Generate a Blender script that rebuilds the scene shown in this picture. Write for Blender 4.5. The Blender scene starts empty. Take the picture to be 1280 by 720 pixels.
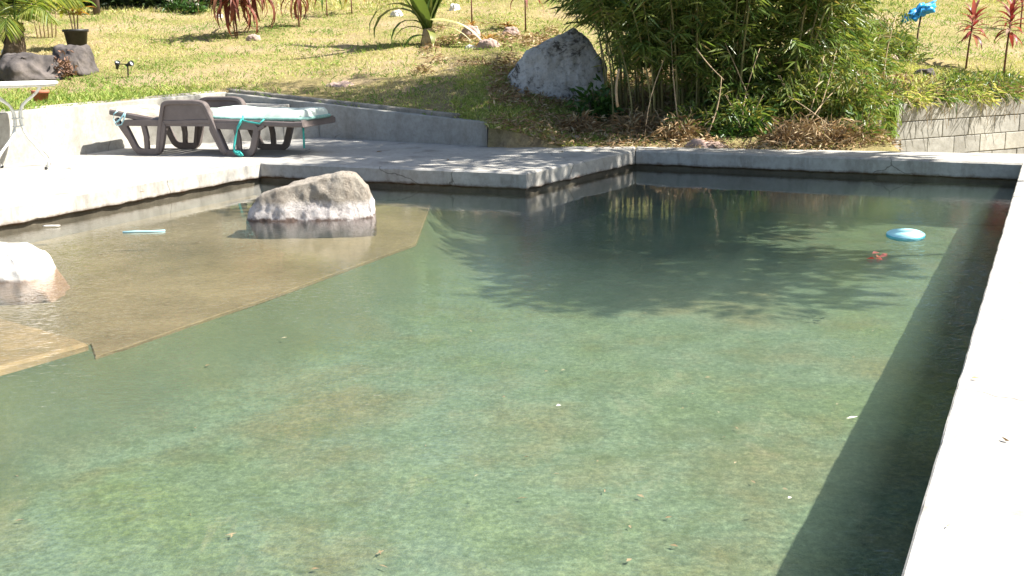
import bpy, bmesh, math, random
import numpy as np
from mathutils import Vector, Matrix, noise as mn
random.seed(7)
rng = np.random.default_rng(7)
C = bpy.context.scene.collection
scn = bpy.context.scene
PI = math.pi

# ------------------------------------------------------------------ camera
F_PX, PITCH, ROLL, CAM_H = 1300.0, math.radians(13.23), math.radians(-1.19), 1.0
_F = Vector((0, math.cos(PITCH), -math.sin(PITCH)))
_R0 = Vector((1, 0, 0)); _U0 = _R0.cross(_F)
_R = _R0 * math.cos(ROLL) + _U0 * math.sin(ROLL)
_U = -_R0 * math.sin(ROLL) + _U0 * math.cos(ROLL)
CAM = Vector((0, 0, CAM_H))
cd = bpy.data.cameras.new('camera')
cd.sensor_width = 36.0
cd.lens = 36.0 * F_PX / 1280.0
cd.clip_start = 0.02
cd.clip_end = 500
cam = bpy.data.objects.new('camera', cd)
C.objects.link(cam)
m = Matrix((( _R.x, _U.x, -_F.x), (_R.y, _U.y, -_F.y), (_R.z, _U.z, -_F.z)))
cam.matrix_world = Matrix.Translation(CAM) @ m.to_4x4()
scn.camera = cam

# ------------------------------------------------------------------ sky and sun
SUN_EL = math.radians(49)
SUN_AZ = math.radians(-7)         # angle above +X
SUN = Vector((math.cos(SUN_EL) * math.cos(SUN_AZ), math.cos(SUN_EL) * math.sin(SUN_AZ), math.sin(SUN_EL)))
w = bpy.data.worlds.new('World'); scn.world = w; w.use_nodes = True
wn = w.node_tree.nodes; wl = w.node_tree.links
sky = wn.new('ShaderNodeTexSky'); sky.sky_type = 'NISHITA'; sky.sun_disc = False
sky.sun_elevation = SUN_EL; sky.sun_rotation = math.atan2(SUN.x, SUN.y)
sky.air_density = 1.0; sky.dust_density = 2.0
bg = wn['Background']; bg.inputs['Strength'].default_value = 0.08
wl.new(sky.outputs[0], bg.inputs[0])
sl = bpy.data.lights.new('sun', 'SUN'); sl.energy = 5.0; sl.angle = math.radians(0.7); sl.color = (1, 0.95, 0.86)
so = bpy.data.objects.new('sun', sl); C.objects.link(so)
so.rotation_mode = 'QUATERNION'; so.rotation_quaternion = SUN.to_track_quat('Z', 'Y')
so.location = SUN * 30
scn.view_settings.view_transform = 'Standard'; scn.view_settings.look = 'None'
scn.view_settings.exposure = 1.45
scn.view_settings.gamma = 1.0
scn.cycles.use_denoising = True
scn.cycles.max_bounces = 8
scn.cycles.transparent_max_bounces = 16
scn.cycles.caustics_reflective = False
scn.cycles.caustics_refractive = False

# ------------------------------------------------------------------ helpers
def ray(px, py):
    return _F + _R * ((px - 640) / F_PX) + _U * ((360 - py) / F_PX)
def P(px, py, z=0.0):
    d = ray(px, py)
    return CAM + d * ((z - CAM_H) / d.z)
def at(px, py, Y):
    d = ray(px, py)
    return CAM + d * (Y / d.y)

def tag(o, label=None, cat=None, group=None, kind=None):
    if label: o['label'] = label
    if cat: o['category'] = cat
    if group: o['group'] = group
    if kind: o['kind'] = kind
    return o
def empty(name, loc=(0, 0, 0), rz=0, **kw):
    o = bpy.data.objects.new(name, None); C.objects.link(o)
    o.location = loc; o.rotation_euler = (0, 0, rz)
    return tag(o, **kw)
def link(name, me, mat=None, parent=None, smooth=True):
    if mat is not None and not me.materials: me.materials.append(mat)
    o = bpy.data.objects.new(name, me); C.objects.link(o)
    if parent: o.parent = parent
    if smooth and len(me.polygons):
        me.polygons.foreach_set('use_smooth', [True] * len(me.polygons))
    return o
def from_bm(name, bm, mat, parent=None, smooth=False, norm=True):
    if norm: bmesh.ops.recalc_face_normals(bm, faces=bm.faces)
    me = bpy.data.meshes.new(name); bm.to_mesh(me); bm.free()
    return link(name, me, mat, parent, smooth)
def np_mesh(name, V, Fc, nper, tint=None):
    me = bpy.data.meshes.new(name)
    V = np.ascontiguousarray(V, dtype=np.float32); Fc = np.ascontiguousarray(Fc, dtype=np.int32)
    me.vertices.add(len(V)); me.vertices.foreach_set('co', V.ravel())
    nf = len(Fc)
    me.loops.add(nf * nper); me.loops.foreach_set('vertex_index', Fc.ravel())
    me.polygons.add(nf)
    me.polygons.foreach_set('loop_start', np.arange(nf, dtype=np.int32) * nper)
    if tint is not None:
        a = me.attributes.new('tint', 'FLOAT', 'POINT'); a.data.foreach_set('value', np.ascontiguousarray(tint, dtype=np.float32))
    me.update(calc_edges=True); me.validate()
    return me

def fbm(x, y, z=0.0, s=1.0, o=3):
    return mn.fractal(Vector((x * s, y * s, z * s)), 0.8, 2.0, o)

# ---- materials
def mat(name):
    m = bpy.data.materials.new(name); m.use_nodes = True
    nt = m.node_tree; return m, nt, nt.nodes, nt.links, nt.nodes['Principled BSDF']
def ramp(nt, fac, stops):
    r = nt.nodes.new('ShaderNodeValToRGB')
    while len(r.color_ramp.elements) < len(stops): r.color_ramp.elements.new(0.5)
    for e, (p, c) in zip(r.color_ramp.elements, stops):
        e.position = p; e.color = (*c, 1)
    nt.links.new(fac, r.inputs[0]); return r.outputs[0]
def noise_tex(nt, scale, detail=6, rough=0.6, coord='Object', stretch=None, dist=0.0):
    tc = nt.nodes.new('ShaderNodeTexCoord'); src = tc.outputs['Object' if coord == 'World' else coord]
    if coord == 'World':
        src = nt.nodes.new('ShaderNodeNewGeometry').outputs['Position']
    if stretch:
        mp = nt.nodes.new('ShaderNodeMapping'); mp.inputs['Scale'].default_value = stretch
        nt.links.new(src, mp.inputs[0]); src = mp.outputs[0]
    n = nt.nodes.new('ShaderNodeTexNoise'); n.inputs['Scale'].default_value = scale
    n.inputs['Detail'].default_value = detail; n.inputs['Roughness'].default_value = rough
    n.inputs['Distortion'].default_value = dist
    nt.links.new(src, n.inputs['Vector']); return n.outputs['Fac']
def bump(nt, h, bsdf, strength=0.4, dist=0.01, prev=None):
    b = nt.nodes.new('ShaderNodeBump'); b.inputs['Strength'].default_value = strength
    b.inputs['Distance'].default_value = dist
    nt.links.new(h, b.inputs['Height'])
    if prev: nt.links.new(prev, b.inputs['Normal'])
    if bsdf: nt.links.new(b.outputs[0], bsdf.inputs['Normal'])
    return b.outputs[0]
def mixc(nt, fac, a, b, mode='MIX'):
    x = nt.nodes.new('ShaderNodeMix'); x.data_type = 'RGBA'; x.blend_type = mode
    if isinstance(fac, (int, float)): x.inputs[0].default_value = fac
    else: nt.links.new(fac, x.inputs[0])
    for i, v in ((6, a), (7, b)):
        if isinstance(v, tuple): x.inputs[i].default_value = (*v, 1)
        else: nt.links.new(v, x.inputs[i])
    return x.outputs[2]
def math_n(nt, op, a, b=None, clamp=False):
    x = nt.nodes.new('ShaderNodeMath'); x.operation = op; x.use_clamp = clamp
    for i, v in enumerate((a, b)):
        if v is None: continue
        if isinstance(v, (int, float)): x.inputs[i].default_value = v
        else: nt.links.new(v, x.inputs[i])
    return x.outputs[0]
def pos_z(nt):
    g = nt.nodes.new('ShaderNodeNewGeometry'); s = nt.nodes.new('ShaderNodeSeparateXYZ')
    nt.links.new(g.outputs['Position'], s.inputs[0]); return s.outputs[2]

def concrete(name, base, dark, stain=(0.10, 0.085, 0.07), water_z=None, bumpd=0.004):
    """weathered cast concrete; water_z: brown algae band just above the water line"""
    m, nt, N, Lk, b = mat(name)
    n1 = noise_tex(nt, 1.6, 7, 0.65, 'World'); n2 = noise_tex(nt, 18, 8, 0.7, 'World'); n3 = noise_tex(nt, 90, 4, 0.7, 'World')
    c = ramp(nt, n1, [(0.3, dark), (0.62, base)])
    c2 = ramp(nt, n2, [(0.25, (0.62, 0.6, 0.57)), (0.6, (1, 1, 1))])
    c = mixc(nt, 0.8, c, c2, 'MULTIPLY')
    oi = nt.nodes.new('ShaderNodeObjectInfo')
    c = mixc(nt, 0.5 if name.startswith('block') else 0.0, c, ramp(nt, oi.outputs['Random'], [(0, (0.55, 0.53, 0.5)), (0.5, (1, 1, 1)), (1, (1.25, 1.2, 1.1))]), 'MULTIPLY')
    if name.startswith('weathered') or name.startswith('rendered'):      # hairline cracks
        geo = nt.nodes.new('ShaderNodeNewGeometry'); wp = nt.nodes.new('ShaderNodeTexNoise'); wp.inputs['Scale'].default_value = 2.5; wp.inputs['Detail'].default_value = 6
        Lk.new(geo.outputs['Position'], wp.inputs['Vector'])
        va_ = nt.nodes.new('ShaderNodeVectorMath'); va_.operation = 'SCALE'; va_.inputs['Scale'].default_value = 0.35; Lk.new(wp.outputs['Color'], va_.inputs[0])
        vb_ = nt.nodes.new('ShaderNodeVectorMath'); vb_.operation = 'ADD'; Lk.new(geo.outputs['Position'], vb_.inputs[0]); Lk.new(va_.outputs[0], vb_.inputs[1])
        vo = nt.nodes.new('ShaderNodeTexVoronoi'); vo.feature = 'DISTANCE_TO_EDGE'; vo.inputs['Scale'].default_value = 0.55; Lk.new(vb_.outputs[0], vo.inputs['Vector'])
        cm = math_n(nt, 'MULTIPLY', ramp(nt, vo.outputs['Distance'], [(0.001, (0.8, 0.8, 0.8)), (0.004, (0, 0, 0))]), ramp(nt, noise_tex(nt, 0.8, 3, .5, 'World'), [(0.48, (0, 0, 0)), (0.55, (1, 1, 1))]))
        c = mixc(nt, cm, c, (0.07, 0.06, 0.05))
    ns = noise_tex(nt, 3.0, 6, 0.7, 'World', stretch=(1, 1, 0.22))
    sfac = ramp(nt, ns, [(0.53, (0, 0, 0)), (0.74, (0.65, 0.65, 0.65))])
    c = mixc(nt, sfac, c, stain)
    if water_z is not None:
        z = pos_z(nt)
        nz = noise_tex(nt, 9, 5, 0.7)
        zz = math_n(nt, 'ADD', z, math_n(nt, 'MULTIPLY', math_n(nt, 'SUBTRACT', nz, 0.5), 0.05))
        mr = nt.nodes.new('ShaderNodeMapRange'); Lk.new(zz, mr.inputs[0])
        mr.inputs[1].default_value = water_z; mr.inputs[2].default_value = water_z + 0.03
        mr.inputs[3].default_value = 1; mr.inputs[4].default_value = 0
        c = mixc(nt, mr.outputs[0], c, (0.085, 0.05, 0.032))
    Lk.new(c, b.inputs['Base Color'])
    b.inputs['Roughness'].default_value = 0.9
    b.inputs['Specular IOR Level'].default_value = 0.25
    p = bump(nt, n2, None, 0.5, bumpd)
    bump(nt, n3, b, 0.35, 0.0015, p)
    return m
def plain(name, col, rough=0.6, var=0.15, scale=12, bd=0.0, spec=0.4, dirt=None, metal=0.0):
    m, nt, N, Lk, b = mat(name)
    n = noise_tex(nt, scale, 6, 0.65)
    lo = tuple(x * (1 - var) for x in col); hi = tuple(min(1, x * (1 + var)) for x in col)
    c = ramp(nt, n, [(0.3, lo), (0.7, hi)])
    if dirt:
        n2 = noise_tex(nt, scale * 0.4, 8, 0.75)
        c = mixc(nt, ramp(nt, n2, [(0.5, (0, 0, 0)), (0.72, (0.8, 0.8, 0.8))]), c, dirt)
    Lk.new(c, b.inputs['Base Color']); b.inputs['Roughness'].default_value = rough
    b.inputs['Specular IOR Level'].default_value = spec; b.inputs['Metallic'].default_value = metal
    if bd: bump(nt, noise_tex(nt, scale * 3, 6, 0.7), b, 0.6, bd)
    return m
def leafy(name, stops, trans=0.35, rough=0.5, spec=0.3, tcol=None):
    """leaf material: natural colour variation per leaf by the 'tint' attribute, light shines through"""
    m, nt, N, Lk, b = mat(name)
    at_ = nt.nodes.new('ShaderNodeAttribute'); at_.attribute_name = 'tint'
    c = ramp(nt, at_.outputs['Fac'], stops)
    Lk.new(c, b.inputs['Base Color']); b.inputs['Roughness'].default_value = rough
    b.inputs['Specular IOR Level'].default_value = spec
    t = nt.nodes.new('ShaderNodeBsdfTranslucent')
    tc = mixc(nt, 1.0, c, tcol or (1.0, 1.0, 0.55), 'MULTIPLY'); Lk.new(tc, t.inputs[0])
    mx = nt.nodes.new('ShaderNodeMixShader'); mx.inputs[0].default_value = trans
    Lk.new(b.outputs[0], mx.inputs[1]); Lk.new(t.outputs[0], mx.inputs[2])
    Lk.new(mx.outputs[0], nt.nodes['Material Output'].inputs[0])
    return m

M = {}
M['coping'] = concrete('weathered_concrete', (0.46, 0.445, 0.41), (0.36, 0.345, 0.315), water_z=-0.138)
M['deck_wall'] = concrete('rendered_concrete', (0.41, 0.40, 0.365), (0.31, 0.30, 0.27), stain=(0.22, 0.2, 0.16))
M['cap'] = concrete('rough_cap_concrete', (0.36, 0.33, 0.28), (0.2, 0.18, 0.15), bumpd=0.01)
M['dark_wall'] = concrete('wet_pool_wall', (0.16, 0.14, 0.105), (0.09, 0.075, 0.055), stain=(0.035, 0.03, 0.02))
M['block'] = concrete('block_concrete', (0.44, 0.43, 0.39), (0.30, 0.29, 0.26), stain=(0.15, 0.13, 0.10), bumpd=0.006)
M['mortar'] = concrete('mortar', (0.15, 0.14, 0.12), (0.09, 0.085, 0.07))
M['lounger'] = plain('taupe_resin', (0.14, 0.115, 0.108), 0.5, 0.12, 8, 0.0008, dirt=(0.2, 0.17, 0.16))
M['cushion'] = plain('faded_cushion_fabric', (0.55, 0.62, 0.555), 0.95, 0.08, 10, 0.002, 0.1)
M['cushion_edge'] = plain('teal_cushion_edge', (0.25, 0.43, 0.38), 0.95, 0.3, 25, 0.002, 0.1)
M['mat_old'] = plain('worn_mat_fabric', (0.42, 0.36, 0.3), 0.95, 0.3, 20, 0.002, 0.1, dirt=(0.14, 0.1, 0.07))
M['teal'] = plain('teal_ribbon', (0.05, 0.40, 0.36), 0.7, 0.2, 20)
M['paleblue'] = plain('pale_blue_ribbon', (0.35, 0.60, 0.66), 0.7, 0.15, 20)
M['white_metal'] = plain('white_enamel', (0.72, 0.73, 0.68), 0.4, 0.08, 30, dirt=(0.35, 0.3, 0.22))
M['terracotta'] = plain('terracotta', (0.42, 0.14, 0.085), 0.8, 0.2, 15, 0.001)
M['black_plastic'] = plain('black_plastic', (0.025, 0.025, 0.027), 0.5, 0.3, 15)
M['lens'] = plain('lamp_glass', (0.75, 0.78, 0.8), 0.15, 0.02, 10, spec=0.8)
M['disc'] = plain('aqua_white_plastic', (0.42, 0.80, 0.84), 0.45, 0.04, 10)
M['disc_rim'] = plain('cyan_plastic', (0.12, 0.62, 0.68), 0.45, 0.04, 10)
M['blue'] = plain('bright_blue_plastic', (0.02, 0.28, 0.62), 0.4, 0.2, 14)
M['cane'] = plain('dry_cane', (0.42, 0.31, 0.19), 0.7, 0.3, 20, 0.001)
M['culm'] = plain('bamboo_culm', (0.20, 0.19, 0.075), 0.5, 0.45, 9, 0.0005, dirt=(0.22, 0.15, 0.08))
M['bark'] = plain('bark', (0.13, 0.10, 0.075), 0.9, 0.4, 12, 0.01, 0.1)
M['red_stem'] = plain('reddish_stem', (0.17, 0.075, 0.05), 0.7, 0.3, 15, 0.001)
M['soil'] = plain('soil', (0.11, 0.075, 0.05), 0.95, 0.3, 10, 0.004, 0.1)
M['white_stone'] = plain('pale_stone', (0.62, 0.6, 0.55), 0.9, 0.15, 8, 0.004, 0.1)
M['pink_stone'] = plain('pinkish_stone', (0.38, 0.28, 0.24), 0.9, 0.25, 6, 0.008, 0.1, dirt=(0.18, 0.13, 0.1))
M['basalt'] = plain('dark_basalt', (0.085, 0.075, 0.072), 0.85, 0.35, 5, 0.01, 0.2, dirt=(0.2, 0.17, 0.15))

G1 = [(0.0, (0.20, 0.16, 0.06)), (0.25, (0.21, 0.22, 0.05)), (0.6, (0.13, 0.20, 0.035)), (1.0, (0.07, 0.14, 0.025))]
M['grass'] = leafy('grass_blade', [(0.0, (0.62, 0.54, 0.34)), (0.35, (0.58, 0.55, 0.25)), (0.6, (0.42, 0.48, 0.14)), (1.0, (0.18, 0.31, 0.06))], 0.38, 0.6, 0.2)
M['bamboo_leaf'] = leafy('bamboo_leaf', [(0.0, (0.28, 0.22, 0.09)), (0.12, (0.28, 0.30, 0.08)), (0.5, (0.17, 0.25, 0.06)), (1.0, (0.06, 0.14, 0.04))], 0.4, 0.33, 0.5)
M['bright_shoot'] = leafy('bright_bamboo_shoot_leaf', [(0.0, (0.34, 0.30, 0.10)), (0.4, (0.20, 0.26, 0.06)), (1.0, (0.09, 0.17, 0.04))], 0.4, 0.45, 0.35)
M['litter'] = leafy('dry_leaf_litter', [(0.0, (0.38, 0.27, 0.16)), (0.5, (0.26, 0.16, 0.085)), (1.0, (0.55, 0.46, 0.30))], 0.1, 0.8, 0.1)
M['tree_leaf'] = leafy('tree_leaf', [(0.0, (0.06, 0.10, 0.02)), (0.5, (0.13, 0.18, 0.035)), (1.0, (0.28, 0.28, 0.06))], 0.5, 0.45, 0.35)
M['hedge_leaf'] = leafy('dark_hedge_leaf', [(0.0, (0.02, 0.035, 0.012)), (1.0, (0.045, 0.08, 0.02))], 0.2, 0.5, 0.3)
M['shrub_leaf'] = leafy('green_shrub_leaf', [(0.0, (0.035, 0.09, 0.02)), (1.0, (0.07, 0.15, 0.03))], 0.3, 0.4, 0.4)
M['red_leaf'] = leafy('red_cordyline_leaf', [(0.0, (0.12, 0.025, 0.02)), (0.5, (0.27, 0.045, 0.045)), (0.8, (0.40, 0.15, 0.13)), (1.0, (0.5, 0.36, 0.28))], 0.35, 0.4, 0.4, tcol=(1, .6, .5))
M['rust_leaf'] = leafy('drooping_rust_leaf', [(0.0, (0.14, 0.045, 0.03)), (0.6, (0.24, 0.08, 0.05)), (1.0, (0.34, 0.19, 0.10))], 0.3, 0.5, 0.3, tcol=(1, .7, .5))
M['yellow_leaf'] = leafy('croton_leaf', [(0.0, (0.10, 0.20, 0.03)), (0.5, (0.42, 0.36, 0.05)), (1.0, (0.55, 0.20, 0.04))], 0.35, 0.4, 0.4)
M['strap_leaf'] = leafy('strap_leaf', [(0.0, (0.07, 0.14, 0.03)), (0.6, (0.14, 0.21, 0.05)), (0.9, (0.3, 0.3, 0.09)), (1.0, (0.62, 0.62, 0.5))], 0.35, 0.4, 0.4)
M['palm_leaf'] = leafy('palm_leaflet', [(0.0, (0.12, 0.20, 0.035)), (1.0, (0.32, 0.34, 0.08))], 0.5, 0.4, 0.4)
M['brom_leaf'] = leafy('bromeliad_leaf', [(0.0, (0.42, 0.28, 0.10)), (0.6, (0.38, 0.16, 0.05)), (1.0, (0.45, 0.38, 0.18))], 0.3, 0.5, 0.3)
M['dry_brown'] = leafy('dried_flower', [(0.0, (0.16, 0.09, 0.06)), (1.0, (0.32, 0.2, 0.15))], 0.1, 0.8, 0.1)

# ---- leaf clouds
def unit(a): return a / np.maximum(np.linalg.norm(a, axis=1, keepdims=True), 1e-9)
def leaf_cloud(name, Cn, D, L, Wd, material, parent=None, tint=None, droop=0.0, kind=None, flat=False):
    n = len(Cn); D = unit(np.asarray(D, float)); Cn = np.asarray(Cn, float)
    L = np.broadcast_to(L, n)[:, None]; Wd = np.broadcast_to(Wd, n)[:, None]
    up = unit(rng.normal(size=(n, 3)) * (0.3 if flat else 0.8) + np.array([0, 0, 1.0]))
    S = unit(np.cross(D, up)); Nn = np.cross(S, D)
    dz = np.array([0, 0, -1.0]) * L * droop
    mid = Cn + D * L * 0.42 + dz * 0.25
    tip = Cn + D * L + dz
    fold = Nn * Wd * 0.22
    V = np.empty((n, 4, 3)); V[:, 0] = Cn; V[:, 1] = mid + S * Wd * 0.5 + fold; V[:, 2] = tip; V[:, 3] = mid - S * Wd * 0.5 + fold
    i = np.arange(n)[:, None] * 4
    Fc = np.concatenate([i + np.array([[0, 1, 2]]), i + np.array([[0, 2, 3]])])
    t = rng.random(n) if tint is None else tint
    me = np_mesh(name, V.reshape(-1, 3), Fc, 3, np.repeat(t, 4))
    o = link(name, me, material, parent, smooth=False)
    if kind: o['kind'] = kind
    return o
def blade_mesh(name, length, width, curve=0.5, nseg=7, fold=0.2, tint=0.5, wave=0.0, base_w=0.4):
    """one long arching leaf along +X rising, as real curved geometry with a V fold"""
    V = []; T = []; ang = 0.0; x = 0.0; z = 0.0; st = length / nseg
    for k in range(nseg + 1):
        t = k / nseg
        wd = width * (base_w + (1 - base_w) * math.sin(min(1, t * 2.2) * PI / 2)) * (1 - t ** 3.2) + 0.001
        y = wave * math.sin(t * 7) * width
        V += [(x, y - wd / 2, z + fold * wd), (x, y, z), (x, y + wd / 2, z + fold * wd)]
        ang = -curve * (t + 0.5 / nseg) ** 1.3
        x += st * math.cos(ang); z += st * math.sin(ang)
        T += [tint] * 3
    Fc = []
    for k in range(nseg):
        a = k * 3
        Fc += [(a, a + 1, a + 4, a + 3), (a + 1, a + 2, a + 5, a + 4)]
    return np_mesh(name, np.array(V), np.array(Fc), 4, np.array(T))
def put_blade(name, parent, loc, az, elev, length, width, material, curve=0.8, tint=0.5, fold=0.2, wave=0.0, base_w=0.4):
    o = link(name, blade_mesh(name, length, width, curve, 7, fold, tint, wave, base_w), material, parent)
    o.location = loc
    o.rotation_euler = (random.uniform(-.15, .15), -elev, az)
    return o

def tube_bm(bm, pts, r, seg=8, closed=False, caps=True, r_end=None):
    pts = [Vector(p) for p in pts]; n = len(pts); rings = []
    up0 = Vector((0, 0, 1))
    for i, p in enumerate(pts):
        if closed: t = pts[(i + 1) % n] - pts[i - 1]
        else: t = pts[min(i + 1, n - 1)] - pts[max(i - 1, 0)]
        t.normalize()
        u = up0 if abs(t.dot(up0)) < 0.92 else Vector((0.3, 1, 0)).normalized()
        a = t.cross(u).normalized(); b = a.cross(t)
        rr = r if r_end is None else r + (r_end - r) * i / (n - 1)
        rings.append([bm.verts.new(p + a * rr * math.cos(2 * PI * k / seg) + b * rr * math.sin(2 * PI * k / seg)) for k in range(seg)])
    for i in range(n if closed else n - 1):
        r0, r1 = rings[i], rings[(i + 1) % n]
        for k in range(seg):
            bm.faces.new((r0[k], r0[(k + 1) % seg], r1[(k + 1) % seg], r1[k]))
    if caps and not closed:
        bm.faces.new(rings[0]); bm.faces.new(rings[-1][::-1])
def tube(name, pts, r, material, parent=None, seg=8, r_end=None, closed=False):
    bm = bmesh.new(); tube_bm(bm, pts, r, seg, closed, r_end=r_end)
    return from_bm(name, bm, material, parent, smooth=True)
def strip_bm(bm, pts, wid, y0, y1, closed=False, bev=0.004):
    """flat bar bent in the XZ plane, thick in Y; pts are (x, z)"""
    n = len(pts); ring = []
    for i in range(n):
        if closed: a, b = pts[i - 1], pts[(i + 1) % n]
        else: a, b = pts[max(i - 1, 0)], pts[min(i + 1, n - 1)]
        t = Vector((b[0] - a[0], b[1] - a[1])).normalized(); nn = Vector((-t.y, t.x))
        p = Vector(pts[i]); h = wid / 2
        sec = [(h, y0 + bev), (h - bev, y0), (-h + bev, y0), (-h, y0 + bev), (-h, y1 - bev), (-h + bev, y1), (h - bev, y1), (h, y1 - bev)]
        ring.append([bm.verts.new((p.x + nn.x * s, yy, p.y + nn.y * s)) for s, yy in sec])
    for i in range(n if closed else n - 1):
        r0, r1 = ring[i], ring[(i + 1) % n]
        for k in range(8): bm.faces.new((r0[k], r0[(k + 1) % 8], r1[(k + 1) % 8], r1[k]))
    if not closed: bm.faces.new(ring[0]); bm.faces.new(ring[-1][::-1])
def round_poly(pts, r, k=4):
    out = []; n = len(pts)
    for i in range(n):
        p = Vector(pts[i]); a = Vector(pts[i - 1]) - p; b = Vector(pts[(i + 1) % n]) - p
        rr = min(r, a.length * .45, b.length * .45); s = p + a.normalized() * rr; e = p + b.normalized() * rr
        for j in range(k + 1):
            t = j / k; out.append(tuple((1 - t) ** 2 * s + 2 * t * (1 - t) * p + t * t * e))
    return out
def round_line(pts, r, k=4):
    out = [tuple(pts[0])]
    for i in range(1, len(pts) - 1):
        p = Vector(pts[i]); a = Vector(pts[i - 1]) - p; b = Vector(pts[i + 1]) - p
        rr = min(r, a.length * .45, b.length * .45); s = p + a.normalized() * rr; e = p + b.normalized() * rr
        for j in range(k + 1):
            t = j / k; out.append(tuple((1 - t) ** 2 * s + 2 * t * (1 - t) * p + t * t * e))
    out.append(tuple(pts[-1])); return out
def box_bm(bm, x0, x1, y0, y1, z0, z1, bev=0.0):
    r = bmesh.ops.create_cube(bm, size=1); vs = r['verts']
    bmesh.ops.scale(bm, vec=(x1 - x0, y1 - y0, z1 - z0), verts=vs)
    bmesh.ops.translate(bm, vec=((x0 + x1) / 2, (y0 + y1) / 2, (z0 + z1) / 2), verts=vs)
    if bev:
        es = list({e for v in vs for e in v.link_edges})
        bmesh.ops.bevel(bm, geom=es, offset=bev, segments=2, affect='EDGES', profile=0.5)
def lathe(name, prof, material, parent=None, seg=32, loc=(0, 0, 0)):
    bm = bmesh.new(); rings = []
    for r, z in prof:
        if r < 1e-5: rings.append([bm.verts.new((0, 0, z))])
        else: rings.append([bm.verts.new((r * math.cos(2 * PI * k / seg), r * math.sin(2 * PI * k / seg), z)) for k in range(seg)])
    for a, b in zip(rings, rings[1:]):
        for k in range(seg):
            q = [a[k % len(a)], a[(k + 1) % len(a)], b[(k + 1) % len(b)], b[k % len(b)]]
            q = list(dict.fromkeys(q))
            if len(q) > 2: bm.faces.new(q)
    o = from_bm(name, bm, material, parent, smooth=True); o.location = loc; return o

def densify(poly, step):
    out = []; n = len(poly)
    for i in range(n):
        a = Vector(poly[i][:2]); b = Vector(poly[(i + 1) % n][:2]); k = max(1, int((b - a).length / step))
        for j in range(k): out.append(a + (b - a) * j / k)
    return out
def inset(pts, d):
    """offset of a closed densified CCW outline inward by d"""
    n = len(pts); out = []
    for i in range(n):
        t = (pts[(i + 1) % n] - pts[i - 1]).normalized()
        out.append(pts[i] + Vector((-t.y, t.x)) * d)
    return out
def ccw(poly):
    s = sum(poly[i - 1][0] * poly[i][1] - poly[i][0] * poly[i - 1][1] for i in range(len(poly)))
    return poly if s > 0 else poly[::-1]
from mathutils.geometry import tessellate_polygon
def cap(bm, vs):
    for t in tessellate_polygon([[Vector((v.co.x, v.co.y, 0)) for v in vs]]):
        try: bm.faces.new([vs[i] for i in t])
        except ValueError: pass
def slab(name, poly, z0, z1, material, parent=None, step=0.07, jit=0.006, rag=0.01, bev=0.014, kind=None, topz=None):
    """cast slab: hand-trowelled rounded top edge, slightly wavy faces and ragged lower edge"""
    P0 = densify(ccw([tuple(p[:2]) for p in poly]), step); n = len(P0)
    bm = bmesh.new()
    def rg(d, z, j=0, jz=0, seed=0):
        pp = inset(P0, d); vs = []
        for p in pp:
            q = fbm(p.x, p.y, seed, 5); q2 = fbm(p.x + 9, p.y, seed, 9)
            tz = topz(p.x, p.y) if (topz and z == z1) else z
            if topz and z == z1 - bev: tz = topz(p.x, p.y) - bev
            vs.append(bm.verts.new((p.x + q * j, p.y + q2 * j, tz + q2 * jz)))
        return vs
    a = rg(bev * 1.3, z1, jit * .5, 0.001, 1); b = rg(0.0, z1 - bev, jit, 0.003, 1)
    c = rg(0.0, z0 + 0.012, jit, rag, 4); d = rg(0.012, z0, jit, rag * 1.0, 4)
    for r0, r1 in ((a, b), (b, c), (c, d)):
        for k in range(n): bm.faces.new((r0[k], r0[(k + 1) % n], r1[(k + 1) % n], r1[k]))
    cap(bm, a); cap(bm, d)
    o = from_bm(name, bm, material, parent)
    if kind: o['kind'] = kind
    return o
def prism(name, poly, z0, z1, material, parent=None, kind=None):
    poly = ccw([tuple(p[:2]) for p in poly]); bm = bmesh.new()
    a = [bm.verts.new((x, y, z0)) for x, y in poly]; b = [bm.verts.new((x, y, z1)) for x, y in poly]
    n = len(poly)
    for k in range(n): bm.faces.new((a[k], a[(k + 1) % n], b[(k + 1) % n], b[k]))
    cap(bm, b); cap(bm, a)
    o = from_bm(name, bm, material, parent)
    if kind: o['kind'] = kind
    return o
def rock(name, pts, material, parent=None, cuts=4, amp=0.02, freq=4.0, loc=(0, 0, 0), smooth=0.35, seed=0.0):
    """boulder: convex hull of corner points, subdivided, softened and roughened"""
    bm = bmesh.new()
    for p in pts: bm.verts.new(p)
    r = bmesh.ops.convex_hull(bm, input=bm.verts)
    bmesh.ops.delete(bm, geom=[v for v in bm.verts if not v.link_faces], context='VERTS')
    bmesh.ops.triangulate(bm, faces=bm.faces)
    for _ in range(cuts):
        bmesh.ops.subdivide_edges(bm, edges=bm.edges, cuts=1, use_grid_fill=True, smooth=0)
        if smooth: bmesh.ops.smooth_vert(bm, verts=bm.verts, factor=smooth, use_axis_x=True, use_axis_y=True, use_axis_z=True)
    bm.normal_update()
    for v in bm.verts:
        q = v.co + Vector((seed, seed * .7, 0))
        a = mn.fractal(q * freq, 0.9, 2.1, 5) - 0.25 * abs(mn.noise(q * freq * 3))
        v.co += v.normal * a * amp
    o = from_bm(name, bm, material, parent, smooth=True); o.location = loc
    return o

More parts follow.
